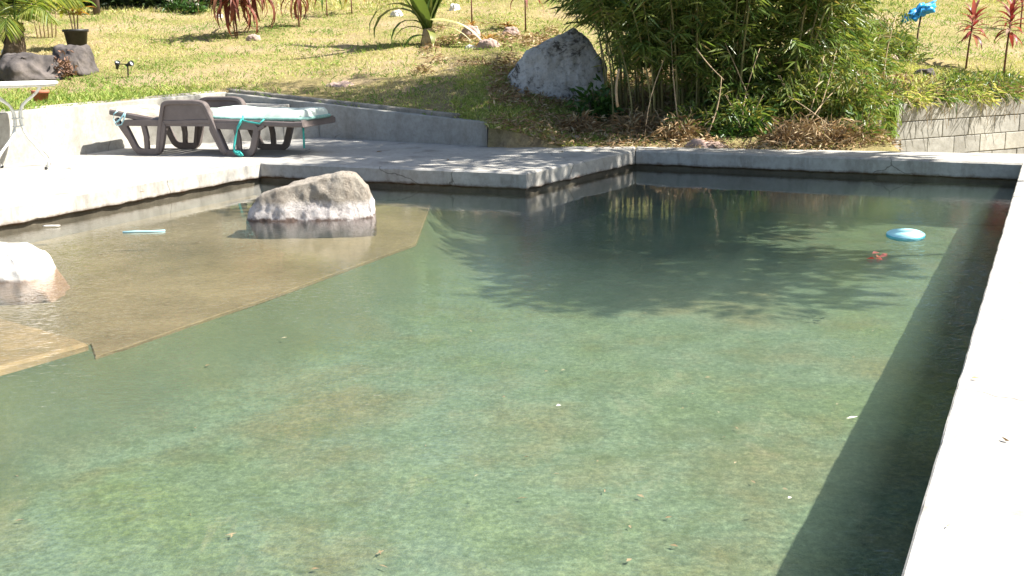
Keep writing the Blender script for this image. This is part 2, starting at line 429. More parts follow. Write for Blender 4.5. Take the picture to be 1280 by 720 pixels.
# ------------------------------------------------------------------ key points (deck top z = 0, water z = WZ)
WZ = -0.165; SLAB = 0.138; FLOOR = -0.52; SHELF = -0.29
cornerL = P(324.5, 203); platC = P(658, 216); farL = P(794, 187.6); farR = P(1278, 204)
rb = P(1126, 720); leftN = P(0, 286.8, -0.14)
dl = (Vector(leftN[:2]) - Vector(P(325, 223.6, -0.14)[:2])).normalized()
cl2 = Vector(cornerL[:2]); NL = cl2 + dl * 13.5
dr = (Vector(rb[:2]) - Vector(farR[:2])).normalized(); NR = Vector(farR[:2]) + dr * 12.0
pool = [NL, cl2, Vector(platC[:2]), Vector(farL[:2]), Vector(farR[:2]), NR]
def grow(poly, d):
    """move each vertex outward (poly CW or CCW) by true edge offset"""
    n = len(poly); s = sum(poly[i - 1].x * poly[i].y - poly[i].x * poly[i - 1].y for i in range(n)); sg = 1 if s > 0 else -1
    out = []
    for i in range(n):
        a, b, c = poly[i - 1], poly[i], poly[(i + 1) % n]
        t1 = (b - a).normalized(); t2 = (c - b).normalized()
        n1 = Vector((t1.y, -t1.x)) * sg; n2 = Vector((t2.y, -t2.x)) * sg
        k = (n1 + n2); k = k / max(0.2, k.dot(n1)); out.append(b + k * d)
    return out
wall_in = grow(pool, 0.035); wall_out = grow(pool, 0.25)

# left wall, diagonal wall
LW0 = Vector((-4.62, 9.62)); LWd = Vector((0.345, 0.939)).normalized()
LWc = Vector((-3.44, 12.9)); LWd = (LWc - LW0).normalized(); LWs = LW0 - LWd * 9.0
DWe = Vector(P(609, 183)[:2])
LWt = lambda y: 0.0
def line_x(p, d, y): return p.x + d.x * (y - p.y) / d.y

# ------------------------------------------------------------------ terrain
def smooth01(t): t = max(0.0, min(1.0, t)); return t * t * (3 - 2 * t)
BW0 = Vector((3.87, 11.1)); BWd = Vector((math.cos(math.radians(25)), math.sin(math.radians(25))))
farB = Vector(P(794, 183)[:2]); farRB = Vector(P(1280, 192)[:2]); fbd = (farRB - farB).normalized()
dgd = (DWe - LWc).normalized()
def terrain(x, y):
    nz = 0.03 * fbm(x, y, 0, 0.6) + 0.012 * fbm(x, y, 3, 3)
    # lateral profile of the retained edge
    if x <= LWc.x and not (y > LWc.y + 0.1 and x > LWc.x - 0.12):
        xl = line_x(LW0, LWd, min(y, LWc.y)) - 0.10
        if x > xl and y < LWc.y + 0.1: return -1.3
        return 0.49 + 0.02 * math.sin(y) * smooth01((-3.6 - x)) + 0.165 * max(0, y - 12.85) + nz
    if x <= DWe.x:
        t = max(0, (x - LWc.x) / (DWe.x - LWc.x)); yl = LWc.y + (DWe.y - LWc.y) * t
        if y < yl + 0.1: return -1.3
        e = 0.49 + (0.17 - 0.49) * t
        return e - 0.045 * min(1.0, t * 5) + 0.165 * (y - yl) + 0.085 * t + nz
    # right of the diagonal wall: bank behind the far coping
    yb = farB.y + fbd.y / fbd.x * (x - farB.x)
    if x < farB.x: yb = DWe.y - 0.05 + (farB.y - DWe.y) * (x - DWe.x) / (farB.x - DWe.x)
    if y < yb - 0.1:
        # outside the pool to the right, level ground; under the pool nothing
        rx = rb.x + (farR.x - rb.x) / (farR.y - rb.y) * (y - rb.y)
        return -0.06 + nz if x > rx + 0.9 else -1.3
    k = smooth01((x - DWe.x) / 1.0)
    z = (0.17 * (1 - k) - 0.03 * k) + 0.04 * (1 - k) + (0.165 + 0.02 * k) * (y - yb)
    z = min(z, 0.02 + 0.06 * (y - yb) ** 1.0 + 0.25 * smooth01((y - yb - .3) / 1.6) + 0.13 * max(0, y - yb - 1.2)) if k > .99 else z
    # block retaining wall on the right
    if x > 3.5:
        yw = BW0.y + BWd.y / BWd.x * (x - BW0.x) + 0.09
        if x > BW0.x - 0.15:
            if y < yw: return -0.45 + nz
            return 0.27 + 0.20 * (y - yw) + nz
        kk = smooth01((x - 3.5) / 0.22)
        if y > yw: kk = 0.0
        return z * (1 - kk) + kk * (-0.45 if y < yw - .2 else z) + nz
    return z + nz
def axis(segs):
    out = []
    for a, b, s in segs: out += list(np.arange(a, b, s))
    return np.array(out + [segs[-1][1]])
xs = axis([(-90, -12, 6), (-12, -7, .5), (-7, 8, 0.1), (8, 14, .5), (14, 90, 6)])
ys = axis([(-60, -4, 4), (-4, 7, .4), (7, 18, 0.1), (18, 30, 0.3), (30, 120, 6)])
TV = np.array([(x, y, terrain(float(x), float(y))) for y in ys for x in xs])
nx, ny = len(xs), len(ys)
ii = (np.arange(ny - 1)[:, None] * nx + np.arange(nx - 1)[None, :]).ravel()
me = np_mesh('lawn_ground', TV, np.stack([ii, ii + 1, ii + nx + 1, ii + nx], 1), 4)
m_, nt, N, Lk, b = mat('lawn_soil_and_thatch')
n1 = noise_tex(nt, 0.9, 6, 0.65); n2 = noise_tex(nt, 14, 8, 0.75); n3 = noise_tex(nt, 60, 6, 0.8)
c = ramp(nt, n1, [(0.35, (0.28, 0.27, 0.12)), (0.5, (0.40, 0.34, 0.19)), (0.62, (0.44, 0.36, 0.25))])
c = mixc(nt, 0.85, c, ramp(nt, n2, [(0.3, (0.5, 0.45, 0.4)), (0.65, (1.15, 1.1, 1.0))]), 'MULTIPLY')
c = mixc(nt, 0.7, c, ramp(nt, n3, [(0.3, (0.5, 0.5, 0.45)), (0.65, (1.1, 1.1, 1.0))]), 'MULTIPLY')
Lk.new(c, b.inputs['Base Color']); b.inputs['Roughness'].default_value = 0.95; b.inputs['Specular IOR Level'].default_value = 0.1
bump(nt, n3, b, 0.8, 0.03)
tag(link('lawn_ground', me, m_), kind='structure')

def T_at(px, py, lo=8.5, hi=60):
    """the point of the sloping ground seen at a photograph pixel"""
    d = ray(px, py); Y = lo
    while Y < hi:
        p = CAM + d * (Y / d.y)
        if p.z <= terrain(p.x, p.y): return p
        Y += 0.04
    return CAM + d * (30 / d.y)
def ground(x, y): return Vector((x, y, terrain(x, y)))

# ------------------------------------------------------------------ pool shell
fl = list(wall_out)
# floor
m_, nt, N, Lk, b = mat('algae_pool_floor')
n1 = noise_tex(nt, 0.9, 5, 0.6); n2 = noise_tex(nt, 6, 8, 0.75, dist=0.6); n3 = noise_tex(nt, 38, 8, 0.85); n4 = noise_tex(nt, 2.3, 6, 0.7)
c = ramp(nt, n1, [(0.32, (0.125, 0.155, 0.075)), (0.5, (0.135, 0.17, 0.115)), (0.66, (0.165, 0.15, 0.085))])
c = mixc(nt, ramp(nt, n4, [(0.5, (0, 0, 0)), (0.7, (0.6, 0.6, 0.6))]), c, (0.135, 0.11, 0.05))  # yellow-olive patches stand in for foliage reflections, painted into the floor
c = mixc(nt, 0.75, c, ramp(nt, n2, [(0.3, (0.62, 0.66, 0.6)), (0.62, (1.12, 1.12, 1.08))]), 'MULTIPLY')
c = mixc(nt, 0.9, c, ramp(nt, n3, [(0.34, (0.4, 0.43, 0.4)), (0.5, (0.93, 0.95, 0.93)), (0.66, (1.6, 1.6, 1.45))]), 'MULTIPLY')
n7 = noise_tex(nt, 1.7, 9, 0.78, dist=.7)
c = mixc(nt, ramp(nt, n7, [(0.52, (0, 0, 0)), (0.64, (0.55, 0.55, 0.55))]), c, (0.075, 0.095, 0.04))
n8 = noise_tex(nt, 2.4, 9, 0.8, dist=.5, stretch=(1.6, .8, 1))
c = mixc(nt, ramp(nt, n8, [(0.56, (0, 0, 0)), (0.70, (0.4, 0.4, 0.4))]), c, (0.30, 0.27, 0.17))
n5 = noise_tex(nt, 95, 4, 0.8, stretch=(1, .6, 1), dist=1.2)
c = mixc(nt, 0.9, c, ramp(nt, n5, [(0.36, (0.7, 0.74, 0.7)), (0.5, (0.97, 0.98, 0.97)), (0.66, (1.4, 1.42, 1.35))]), 'MULTIPLY')  # fine pale and dark strokes paint the look of ripple refraction onto the floor
aa = N.new('ShaderNodeAttribute'); aa.attribute_name = 'algae'
c = mixc(nt, math_n(nt, 'MULTIPLY', aa.outputs['Fac'], 0.9), c, mixc(nt, n4, (0.045, 0.06, 0.035), (0.095, 0.11, 0.06)))
Lk.new(c, b.inputs['Base Color']); b.inputs['Roughness'].default_value = 1.0; b.inputs['Specular IOR Level'].default_value = 0.0
M['floor'] = m_
prism('pool_floor', wall_out, FLOOR - 0.2, FLOOR, M['floor'], kind='structure')
# walls: ring between wall_in and wall_out
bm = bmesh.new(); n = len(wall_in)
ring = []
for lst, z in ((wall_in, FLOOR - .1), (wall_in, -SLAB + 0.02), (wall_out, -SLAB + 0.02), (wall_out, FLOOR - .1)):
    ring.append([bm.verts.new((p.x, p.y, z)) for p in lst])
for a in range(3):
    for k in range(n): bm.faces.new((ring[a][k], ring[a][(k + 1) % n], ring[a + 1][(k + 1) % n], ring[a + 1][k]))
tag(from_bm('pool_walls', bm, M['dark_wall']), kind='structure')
# shelf along the left wall (paddling ledge), and the ramped corner piece near the left
m_, nt, N, Lk, b = mat('sandy_shelf')
n1 = noise_tex(nt, 1.2, 6, 0.65); n3 = noise_tex(nt, 30, 8, 0.8)
c = ramp(nt, n1, [(0.3, (0.13, 0.10, 0.06)), (0.65, (0.235, 0.185, 0.11))])
c = mixc(nt, 0.8, c, ramp(nt, n3, [(0.3, (0.6, 0.6, 0.55)), (0.65, (1.15, 1.15, 1.1))]), 'MULTIPLY')
Lk.new(c, b.inputs['Base Color']); b.inputs['Roughness'].default_value = 1.0; b.inputs['Specular IOR Level'].default_value = 0.0
M['shelf'] = m_
s_edge = [P(x, y, SHELF) for x, y in ((520, 304), (340, 370), (119, 446), (113, 429), (0, 463), (-330, 575))]
wdir = (NL - cl2).normalized()
pf = (Vector(platC[:2]) - cl2).normalized()
s0 = Vector(s_edge[0][:2]); tpf = (s0 - cl2).dot(pf); sfar = cl2 + pf * 1.72 + Vector((0.05, 0.12))
shelf_poly = [Vector(cornerL[:2]) + Vector((-0.15, 0.15)), sfar] + [Vector(p[:2]) for p in s_edge]
shelf_poly.append(cl2 + wdir * ((Vector(s_edge[-1][:2]) - cl2).dot(wdir) + .2) + Vector((-0.15, 0.0)))
slab('pool_shelf', shelf_poly, SHELF - 0.03, SHELF, M['shelf'], jit=0.002, rag=0.0, bev=0.004, kind='structure')
bank_edge = [P(x, y, SHELF) for x, y in ((520, 304), (340, 370), (119, 447), (0, 478), (-330, 585))]
bm = bmesh.new(); sp = densify(ccw([tuple(p[:2]) for p in shelf_poly[:2] + bank_edge + shelf_poly[-1:]]), .12); rings = []
for d_, z_ in ((.22, SHELF - .0075), (.02, SHELF - .006), (-.012, SHELF - .03), (-.07, SHELF - .12), (-.20, SHELF - .185), (-.42, FLOOR + .012), (-.62, FLOOR - .004)):
    rings.append([bm.verts.new((p.x + .01 * fbm(p.x, p.y, 2, 2) * (d_ < 0), p.y, z_ + .006 * fbm(p.x, p.y, z_, 3) * (d_ < 0))) for p in inset(sp, d_)])
for r0, r1 in zip(rings, rings[1:]):
    for k in range(len(sp)): bm.faces.new((r0[k], r0[(k + 1) % len(sp)], r1[(k + 1) % len(sp)], r1[k]))
ob = from_bm('pool_shelf_bank', bm, M['floor'], smooth=True); tag(ob, kind='structure')
al = ob.data.attributes.new('algae', 'FLOAT', 'POINT'); nr = len(sp)      # dark algae grows on the steep upper bank and thins out downhill
al.data.foreach_set('value', [max(0.0, min(1.0, w + .35 * fbm(v.co.x, v.co.y, 5, 1.6))) if w > 0 else 0.0 for w, v in zip([q for q in (1, 1, 1, .95, .8, .4, 0) for _ in range(nr)], ob.data.vertices)])
M['shelf_step'] = plain('orange_sandy_step', (0.24, 0.175, 0.095), 1.0, 0.3, 9, 0.004, 0.0, dirt=(0.16, 0.13, 0.07))
st_poly = [P(x, y, SHELF + 0.03) for x, y in ((-300, 330), (0, 396), (94, 422), (110, 428), (0, 459), (-330, 560))]
slab('pool_step', st_poly, SHELF - 0.02, SHELF + 0.03, M['shelf_step'], jit=0.006, rag=0, kind='structure')

# copings
backP = Vector(P(800, 183)[:2]); lw_back = [LWc + Vector((-0.05, 0.1)), LWs + Vector((-.1, 0))]
deck = [NL, cl2, Vector(platC[:2]), Vector(farL[:2]), farB, Vector((DWe.x + 0.12, DWe.y + 0.03)), DWe + Vector((0.0, 0.1)), LWc + Vector((0.0, 0.1)), LWs + Vector((-.05, 0)), Vector((LWs.x - 1.5, NL.y))]
tag(slab('pool_deck', deck, -SLAB, 0, M['coping'], jit=0.006, rag=0.012), kind='structure')
Xr = Vector((-dr.y, dr.x)); Xr = Xr if Xr.x > 0 else -Xr
gap = (Vector(farR[:2]) - Vector(farL[:2])).normalized() * 0.006
farcop = [Vector(farL[:2]) + gap, Vector(farR[:2]) - gap, Vector(farR[:2]) + Xr * 1.1 - gap, farRB + (farRB - farB).normalized() * 1.2, farB + gap]
slab('far_coping', farcop, -SLAB, 0, M['coping'], jit=0.004, rag=0.008, kind='structure')
rightcop = [Vector(farR[:2]) + dr * 0.008, NR, NR + Xr * 1.1, Vector(farR[:2]) + Xr * 1.1 + dr * 0.008]
slab('right_coping', rightcop, -SLAB, 0.0, M['coping'], jit=0.0015, rag=0.008, bev=0.004, kind='structure')
# body of ground under the right and far copings
prism('coping_footing', [Vector(farR[:2]) + Xr * 0.26, NR + Xr * 0.26, NR + Xr * 1.05, Vector(farR[:2]) + Xr * 1.05], -1.0, -SLAB + 0.01, M['dark_wall'], kind='structure')

# ------------------------------------------------------------------ water
m_, nt, N, Lk, b = mat('pool_water'); N.remove(b)
out = N['Material Output']
tc = N.new('ShaderNodeTexCoord')
def wv(scale, st, rot, detail, dist):
    mp = N.new('ShaderNodeMapping'); mp.inputs['Scale'].default_value = st; mp.inputs['Rotation'].default_value = (0, 0, rot)
    Lk.new(tc.outputs['Object'], mp.inputs[0])
    t = N.new('ShaderNodeTexNoise'); t.inputs['Scale'].default_value = scale; t.inputs['Detail'].default_value = detail
    t.inputs['Roughness'].default_value = 0.55; t.inputs['Distortion'].default_value = dist
    Lk.new(mp.outputs[0], t.inputs['Vector']); return t.outputs['Fac']
w1 = wv(1.3, (1, 1, 1), 0.4, 2, 0.3); w2 = wv(7, (1, 1.0, 1), 0.2, 3, 0.8); w3 = wv(19, (1.0, 1.6, 1), 0.5, 1.5, 1.2)
mask = noise_tex(nt, 0.55, 3, 0.5)
mk = ramp(nt, mask, [(0.38, (0.25, 0.25, 0.25)), (0.6, (1, 1, 1))])
sep = N.new('ShaderNodeNewGeometry'); sx = N.new('ShaderNodeSeparateXYZ'); Lk.new(sep.outputs['Position'], sx.inputs[0])
mr = N.new('ShaderNodeMapRange'); Lk.new(sx.outputs[1], mr.inputs[0])      # calmer by the far walls, livelier in the open pool
mr.inputs[1].default_value = 5.0; mr.inputs[2].default_value = 8.0; mr.inputs[3].default_value = 1.0; mr.inputs[4].default_value = 0.05
amp = math_n(nt, 'MULTIPLY', mk, mr.outputs[0])
h = math_n(nt, 'ADD', math_n(nt, 'MULTIPLY', w1, 0.003), math_n(nt, 'ADD', math_n(nt, 'MULTIPLY', math_n(nt, 'MULTIPLY', w2, amp), 0.0014), math_n(nt, 'MULTIPLY', math_n(nt, 'MULTIPLY', w3, amp), 0.0034)))
bp = N.new('ShaderNodeBump'); bp.inputs['Strength'].default_value = 1.0; bp.inputs['Distance'].default_value = 1.0
Lk.new(h, bp.inputs['Height'])
fr = N.new('ShaderNodeFresnel'); fr.inputs['IOR'].default_value = 1.33; Lk.new(bp.outputs[0], fr.inputs['Normal'])
gl = N.new('ShaderNodeBsdfGlossy'); gl.inputs['Roughness'].default_value = 0.0; Lk.new(bp.outputs[0], gl.inputs['Normal'])
tr = N.new('ShaderNodeBsdfTransparent')
fac = math_n(nt, 'MULTIPLY', fr.outputs[0], math_n(nt, 'SUBTRACT', 1.0, sep.outputs['Backfacing']))
mx = N.new('ShaderNodeMixShader'); Lk.new(fac, mx.inputs[0]); Lk.new(tr.outputs[0], mx.inputs[1]); Lk.new(gl.outputs[0], mx.inputs[2])
Lk.new(mx.outputs[0], out.inputs['Surface'])
va = N.new('ShaderNodeVolumeAbsorption'); va.inputs['Color'].default_value = (0.45, 0.70, 0.60, 1); va.inputs['Density'].default_value = 0.35
vs = N.new('ShaderNodeVolumeScatter'); vs.inputs['Color'].default_value = (0.55, 0.80, 0.64, 1); vs.inputs['Density'].default_value = 0.24; vs.inputs['Anisotropy'].default_value = 0.3
ad = N.new('ShaderNodeAddShader'); Lk.new(va.outputs[0], ad.inputs[0]); Lk.new(vs.outputs[0], ad.inputs[1])
Lk.new(ad.outputs[0], out.inputs['Volume'])
prism('pool_water', grow(pool, 0.045), FLOOR - 0.03, WZ, m_, kind='structure')

# ------------------------------------------------------------------ retaining walls and steps
def wall_poly(a, d, L, th):
    nn = Vector((-d.y, d.x)); return [a, a + d * L, a + d * L + nn * th, a + nn * th]
lw = empty('garden_wall', (0, 0, 0), label='long sunlit white rendered garden wall behind the table and lounger', cat='wall')
Lw = (LWc - LWs).length
slab('wall_body', wall_poly(LWs, LWd, Lw + 0.02, 0.17), -0.1, 0.50, M['deck_wall'], lw, jit=0.006, rag=0, bev=0.008, topz=lambda x, y: 0.49 + 0.005 * y - 0.06)
slab('wall_cap', wall_poly(LWs + Vector((-0.14, 0.05)), LWd, Lw, 0.10), 0.38, 0.53, M['cap'], lw, step=0.05, jit=0.02, rag=0, bev=0.012, topz=lambda x, y: 0.505 + 0.005 * y - 0.06)
dw = empty('diagonal_wall', (0, 0, 0), label='grey shaded concrete wall sloping down to the right behind the lounger', cat='wall')
Ld = (DWe - LWc).length
def dz(x, y): return 0.485 + (0.238 - 0.485) * (x - LWc.x) / (DWe.x - LWc.x)
slab('wall_body', wall_poly(LWc, dgd, Ld, 0.16), -0.1, 0.5, M['deck_wall'], dw, jit=0.004, rag=0, bev=0.008, topz=dz)
slab('wall_cap', wall_poly(LWc + Vector((-.05, 0.16)), dgd, Ld - 0.35, 0.09), 0.1, 0.53, M['cap'], dw, step=0.05, jit=0.02, rag=0, bev=0.012, topz=lambda x, y: dz(x, y) + 0.045)
stp = empty('concrete_steps', (0, 0, 0), label='two low sunlit concrete steps against the grey diagonal wall', cat='steps')
e1 = Vector(P(399, 172)[:2]); e2 = Vector(P(356, 174.5)[:2]); sd = Vector((-0.95, -0.31)).normalized(); bk = Vector((0.05, 0.999))
wl_x = lambda y: line_x(LW0, LWd, y)
def on_diag(p):   # where the step end meets the diagonal wall
    t = 0
    while t < 3 and (p.y + t) < LWc.y + (DWe.y - LWc.y) * (p.x - LWc.x) / (DWe.x - LWc.x): t += .02
    return Vector((p.x, p.y + t - 0.02))
s2 = e2 + sd * 1.15
slab('step', [e1, e2 + sd * 0.0 + Vector((0, -.004)), on_diag(e2 + Vector((0, -.004))) , on_diag(e1)], -0.03, 0.19, M['deck_wall'], stp, jit=0.004, rag=0, bev=0.01)
slab('step', [e2 - Vector((0.006, 0)), Vector((wl_x(s2.y) + .02, s2.y)), Vector((LWc.x + .03, LWc.y - .06)), on_diag(e2 - Vector((0.006, 0)))], -0.03, 0.37, M['deck_wall'], stp, jit=0.004, rag=0, bev=0.01)

# block wall on the right: every block a part
bw = empty('block_wall', (BW0.x, BW0.y, 0), math.radians(25), label='grey concrete block retaining wall with slanting plant shadows behind the far coping', cat='wall')
BL, BH, JT = 0.394, 0.188, 0.007
def block_mesh(L, seed):
    bm = bmesh.new(); box_bm(bm, 0, L, -0.0, 0.16, 0, BH, 0.006)
    bmesh.ops.subdivide_edges(bm, edges=[e for e in bm.edges if e.calc_length() > .1], cuts=2, use_grid_fill=True)
    for v in bm.verts: v.co += Vector((0, 0.004 * mn.noise(v.co * 12 + Vector((seed, 0, 0))), 0.002 * mn.noise(v.co * 15 + Vector((seed, 5, 0)))))
    bmesh.ops.recalc_face_normals(bm, faces=bm.faces)
    me = bpy.data.meshes.new('block'); bm.to_mesh(me); bm.free(); me.materials.append(M['block']); return me
bms = [block_mesh(BL, s * 3.1) for s in range(3)]; bhalf = block_mesh(BL * 0.47, 9)
top = 0.285
for row in range(4):
    z = top - (row + 1) * (BH + JT) + JT
    x = 0.20 if row % 2 == 0 else 0.20
    first = True
    while x < 5.4:
        half = first and row % 2 == 0
        o = link('block', bhalf if half else random.choice(bms), None, bw, smooth=False)
        o.location = (x, random.uniform(-.004, .004), z); o.rotation_euler = (0, 0, random.uniform(-.008, .008))
        x += (BL * 0.47 if half else BL) + JT; first = False
bm = bmesh.new(); box_bm(bm, 0.19, x - .01, 0.009, 0.15, -0.55, top - 0.004)
from_bm('mortar', bm, M['mortar'], bw)
bm = bmesh.new(); box_bm(bm, 0.0, 0.19, -0.03, 0.19, -0.55, top - 0.03, 0.012)
bmesh.ops.subdivide_edges(bm, edges=[e for e in bm.edges if e.calc_length() > .1], cuts=5, use_grid_fill=True)
for v in bm.verts: v.co += Vector((1, 1, 0)) * 0.012 * fbm(v.co.x, v.co.y, v.co.z, 9)
from_bm('pillar', bm, M['cap'], bw)

# ------------------------------------------------------------------ sun lounger
LA = math.radians(-18.5); Ld_ = Vector((math.cos(LA), math.sin(LA)))
nl = P(182, 193.8); org = Vector((nl.x, nl.y)) - Ld_ * 0.40
WID = 0.67
lg = empty('sun_lounger', (org.x, org.y, 0.001), LA, label='taupe plastic sun lounger with raised hoop armrests, laid flat on the deck', cat='sun lounger')
def X(px): return (px - 133) / 122.0
def Z(py): return (193.5 - py) / 126.0
def XZ(l): return [(X(a), Z(b)) for a, b in l]
for side, y0 in ((0, 0.0), (1, WID - 0.045)):
    y1 = y0 + 0.045
    # head-end leg panel: rounded outline with a centre bar, two openings
    bm = bmesh.new()
    strip_bm(bm, round_poly(XZ([(152, 154), (169, 189.5), (201, 190), (211, 154)]), 0.06), 0.062, y0, y1, True)
    strip_bm(bm, XZ([(181, 154), (184, 172), (183, 190)]), 0.05, y0 + .004, y1 - .004)
    strip_bm(bm, round_line(XZ([(143, 149), (152, 163), (160, 174)]), 0.03), 0.04, y0 + .002, y1 - .002)
    from_bm('leg', bm, M['lounger'], lg, smooth=False)
    bm = bmesh.new()
    strip_bm(bm, round_poly(XZ([(275, 157), (291, 190), (328, 190.5), (338, 158)]), 0.06), 0.062, y0 + .001, y1 - .001, True)
    strip_bm(bm, XZ([(308, 156), (311, 173), (311, 190)]), 0.05, y0 + .004, y1 - .004)
    strip_bm(bm, round_line(XZ([(330, 186), (335, 163), (347, 156.5)]), 0.03), 0.035, y0 + .003, y1 - .003)
    from_bm('leg', bm, M['lounger'], lg, smooth=False)
    # hoop armrest with its deep apron
    bm = bmesh.new()
    strip_bm(bm, round_line(XZ([(199, 190), (205, 160), (213, 131), (221, 129), (259, 129), (269, 131), (281, 158), (294, 190)]), 0.07, 6), 0.042, y0 - .012, y1 + .012, bev=0.008)
    from_bm('armrest', bm, M['lounger'], lg, smooth=False)
    bm = bmesh.new()
    hp = round_line(XZ([(206, 158), (214, 133), (222, 131), (258, 131), (267, 133), (277, 158)]), 0.05, 5)
    a = [bm.verts.new((x, y0 + .012, z)) for x, z in hp]; b_ = [bm.verts.new((x, y1 - .012, z)) for x, z in hp]
    bm.faces.new(a); bm.faces.new(b_[::-1])
    for k in range(len(hp)): bm.faces.new((a[k], a[(k + 1) % len(hp)], b_[(k + 1) % len(hp)], b_[k]))
    from_bm('apron', bm, M['lounger'], lg)
    # side rail
    bm = bmesh.new()
    strip_bm(bm, round_line(XZ([(135, 141), (170, 147), (212, 153.5), (270, 152), (330, 153.5), (385, 155.5), (397, 155)]), 0.03), 0.052, y0 + .006, y1 - .006, bev=0.01)
    from_bm('side_rail', bm, M['lounger'], lg, smooth=False)
# slats of the bed, each a part
for k in range(17):
    x = 0.05 + k * 0.122
    if x < .62: z = Z(141) + (Z(153.5) - Z(141)) * x / 0.62
    else: z = Z(153)
    bm = bmesh.new(); box_bm(bm, -0.05, 0.05, 0.04, WID - 0.04, -0.008, 0.012, 0.006)
    o = from_bm('slat', bm, M['lounger'], lg); o.location = (x, 0, z + .006); o.rotation_euler = (0, 0.15 if x < .62 else 0, 0)
bm = bmesh.new(); strip_bm(bm, XZ([(394, 150.5), (396, 159)]), 0.035, 0.02, WID - 0.02, bev=0.012)
from_bm('end_rail', bm, M['lounger'], lg)
tube('backrest_strut', [(X(216), 0.30, Z(154)), (X(216.5), 0.3, Z(172)), (X(216.5), 0.3, Z(175))], 0.012, M['lounger'], lg)
lgm = Matrix.Translation((org.x, org.y, 0.001)) @ Matrix.Rotation(LA, 4, 'Z')
def on_lounger(name, **kw):
    o = empty(name, (org.x, org.y, 0.001), LA, **kw); return o
# seat cushion
def pad(name, x0, x1, y0, y1, zf, th, material, parent, rnd=0.12, puff=0.002, waves=0.012, seed=0):
    nx_, ny_ = 60, 22; V = []; Fc = []
    for s in (1, -1):
        for j in range(ny_ + 1):
            for i in range(nx_ + 1):
                u, v = i / nx_, j / ny_
                x = x0 + (x1 - x0) * u; y = y0 + (y1 - y0) * v
                dx = min(x - x0, x1 - x); dy = min(y - y0, y1 - y)
                e = min(dx, dy)
                if dx < rnd and dy < rnd:      # rounded corners
                    q = Vector((rnd - dx, rnd - dy)); e = rnd - q.length
                    if e < 0: q *= rnd / q.length; e = 0.0
                    x = (x0 + rnd - q.x) if x - x0 < x1 - x else (x1 - rnd + q.x)
                    y = (y0 + rnd - q.y) if y - y0 < y1 - y else (y1 - rnd + q.y)
                r = min(1, e / 0.05); r = math.sqrt(max(0, 1 - (1 - r) ** 2))
                bulge = puff * math.cos(u * 5 * PI) ** 2 * r
                z = zf(x) + (th * r + bulge + waves * mn.noise(Vector((x * 6, y * 6, seed))) * r if s > 0 else 0.0) + (0.35 * th * (1 - r) if s < 0 else 0.35 * th * (1 - r))
                V.append((x, y, z))
    o = (nx_ + 1) * (ny_ + 1)
    for j in range(ny_):
        for i in range(nx_):
            a = j * (nx_ + 1) + i
            Fc.append((a, a + 1, a + nx_ + 2, a + nx_ + 1)); Fc.append((o + a, o + a + nx_ + 1, o + a + nx_ + 2, o + a + 1))
    return link(name, np_mesh(name, np.array(V), np.array(Fc), 4), material, parent)
cu = on_lounger('lounger_cushion', label='thick pale seafoam cushion on the foot half of the sun lounger', cat='cushion')
zc = lambda x: Z(151) - 0.012 + 0.03 * smooth01((1.5 - x) / .6)
pad('pad', X(262), X(396), 0.035, WID - 0.035, zc, 0.10, M['cushion'], cu)
cb = bmesh.new()
cpts = []
for (x, y) in round_poly([(X(262), 0.04), (X(396.5), 0.04), (X(396.5), WID - 0.04), (X(262), WID - 0.04)], 0.12, 6): cpts.append((x, y))
cpts = [tuple(p) for p in densify(cpts, 0.04)]
tube_bm(cb, [(x, y, zc(x) + 0.026) for x, y in cpts], 0.017, 8, True)
from_bm('piping', cb, M['cushion_edge'], cu, smooth=True)
tube('tie_strap', [(X(321), -.022, Z(149)), (X(315), -.024, Z(158)), (X(311), -.026, Z(170)), (X(308), -.028, Z(183)), (X(309), -.03, Z(187))], 0.012, M['teal'], cu, 6)
tube('tie_strap', [(X(321), 0.0, Z(145)), (X(322), -.024, Z(150)), (X(330), -.026, Z(152)), (X(344), -.024, Z(154)), (X(349), -.005, Z(149))], 0.008, M['teal'], cu, 6)
bm = bmesh.new()
for k in range(5):
    a = [(X(307 + 2 * k), -.03 - .008 * (k % 2), Z(186.5)), (X(311 + 2 * k), -.042 - .01 * (k % 3), Z(189.5)), (X(317 + k), -.05, Z(192))]
    tube_bm(bm, a, 0.010, 5)
from_bm('tie_strap', bm, M['teal'], cu, smooth=True)
tube('tie_strap', [(X(381), WID - .42, Z(157)), (X(381), WID - .42, Z(170)), (X(381), WID - .425, Z(186))], 0.010, M['teal'], cu, 6)
mt_ = on_lounger('worn_mat', label='thin worn mat strapped to the head end of the sun lounger', cat='mat')
zm = lambda x: Z(141) + (Z(153.5) - Z(141)) * min(x, .62) / 0.62 + 0.022
pad('mat_pad', -0.02, X(206), 0.02, WID - 0.02, zm, 0.026, M['mat_old'], mt_, rnd=0.04, puff=0.004, waves=0.016)
tube('strap', [(X(149), 0.0, Z(138.5)), (X(144), -.02, Z(143)), (X(143), -.024, Z(150)), (X(147), -.026, Z(157)), (X(154), -.026, Z(156)), (X(159), -.024, Z(148)), (X(160), -.01, Z(141))], 0.006, M['paleblue'], mt_, 6)
tube('strap', [(X(160), 0.0, Z(140)), (X(157), -.02, Z(145)), (X(153), -.022, Z(149)), (X(147), -.022, Z(153))], 0.009, M['paleblue'], mt_, 6)

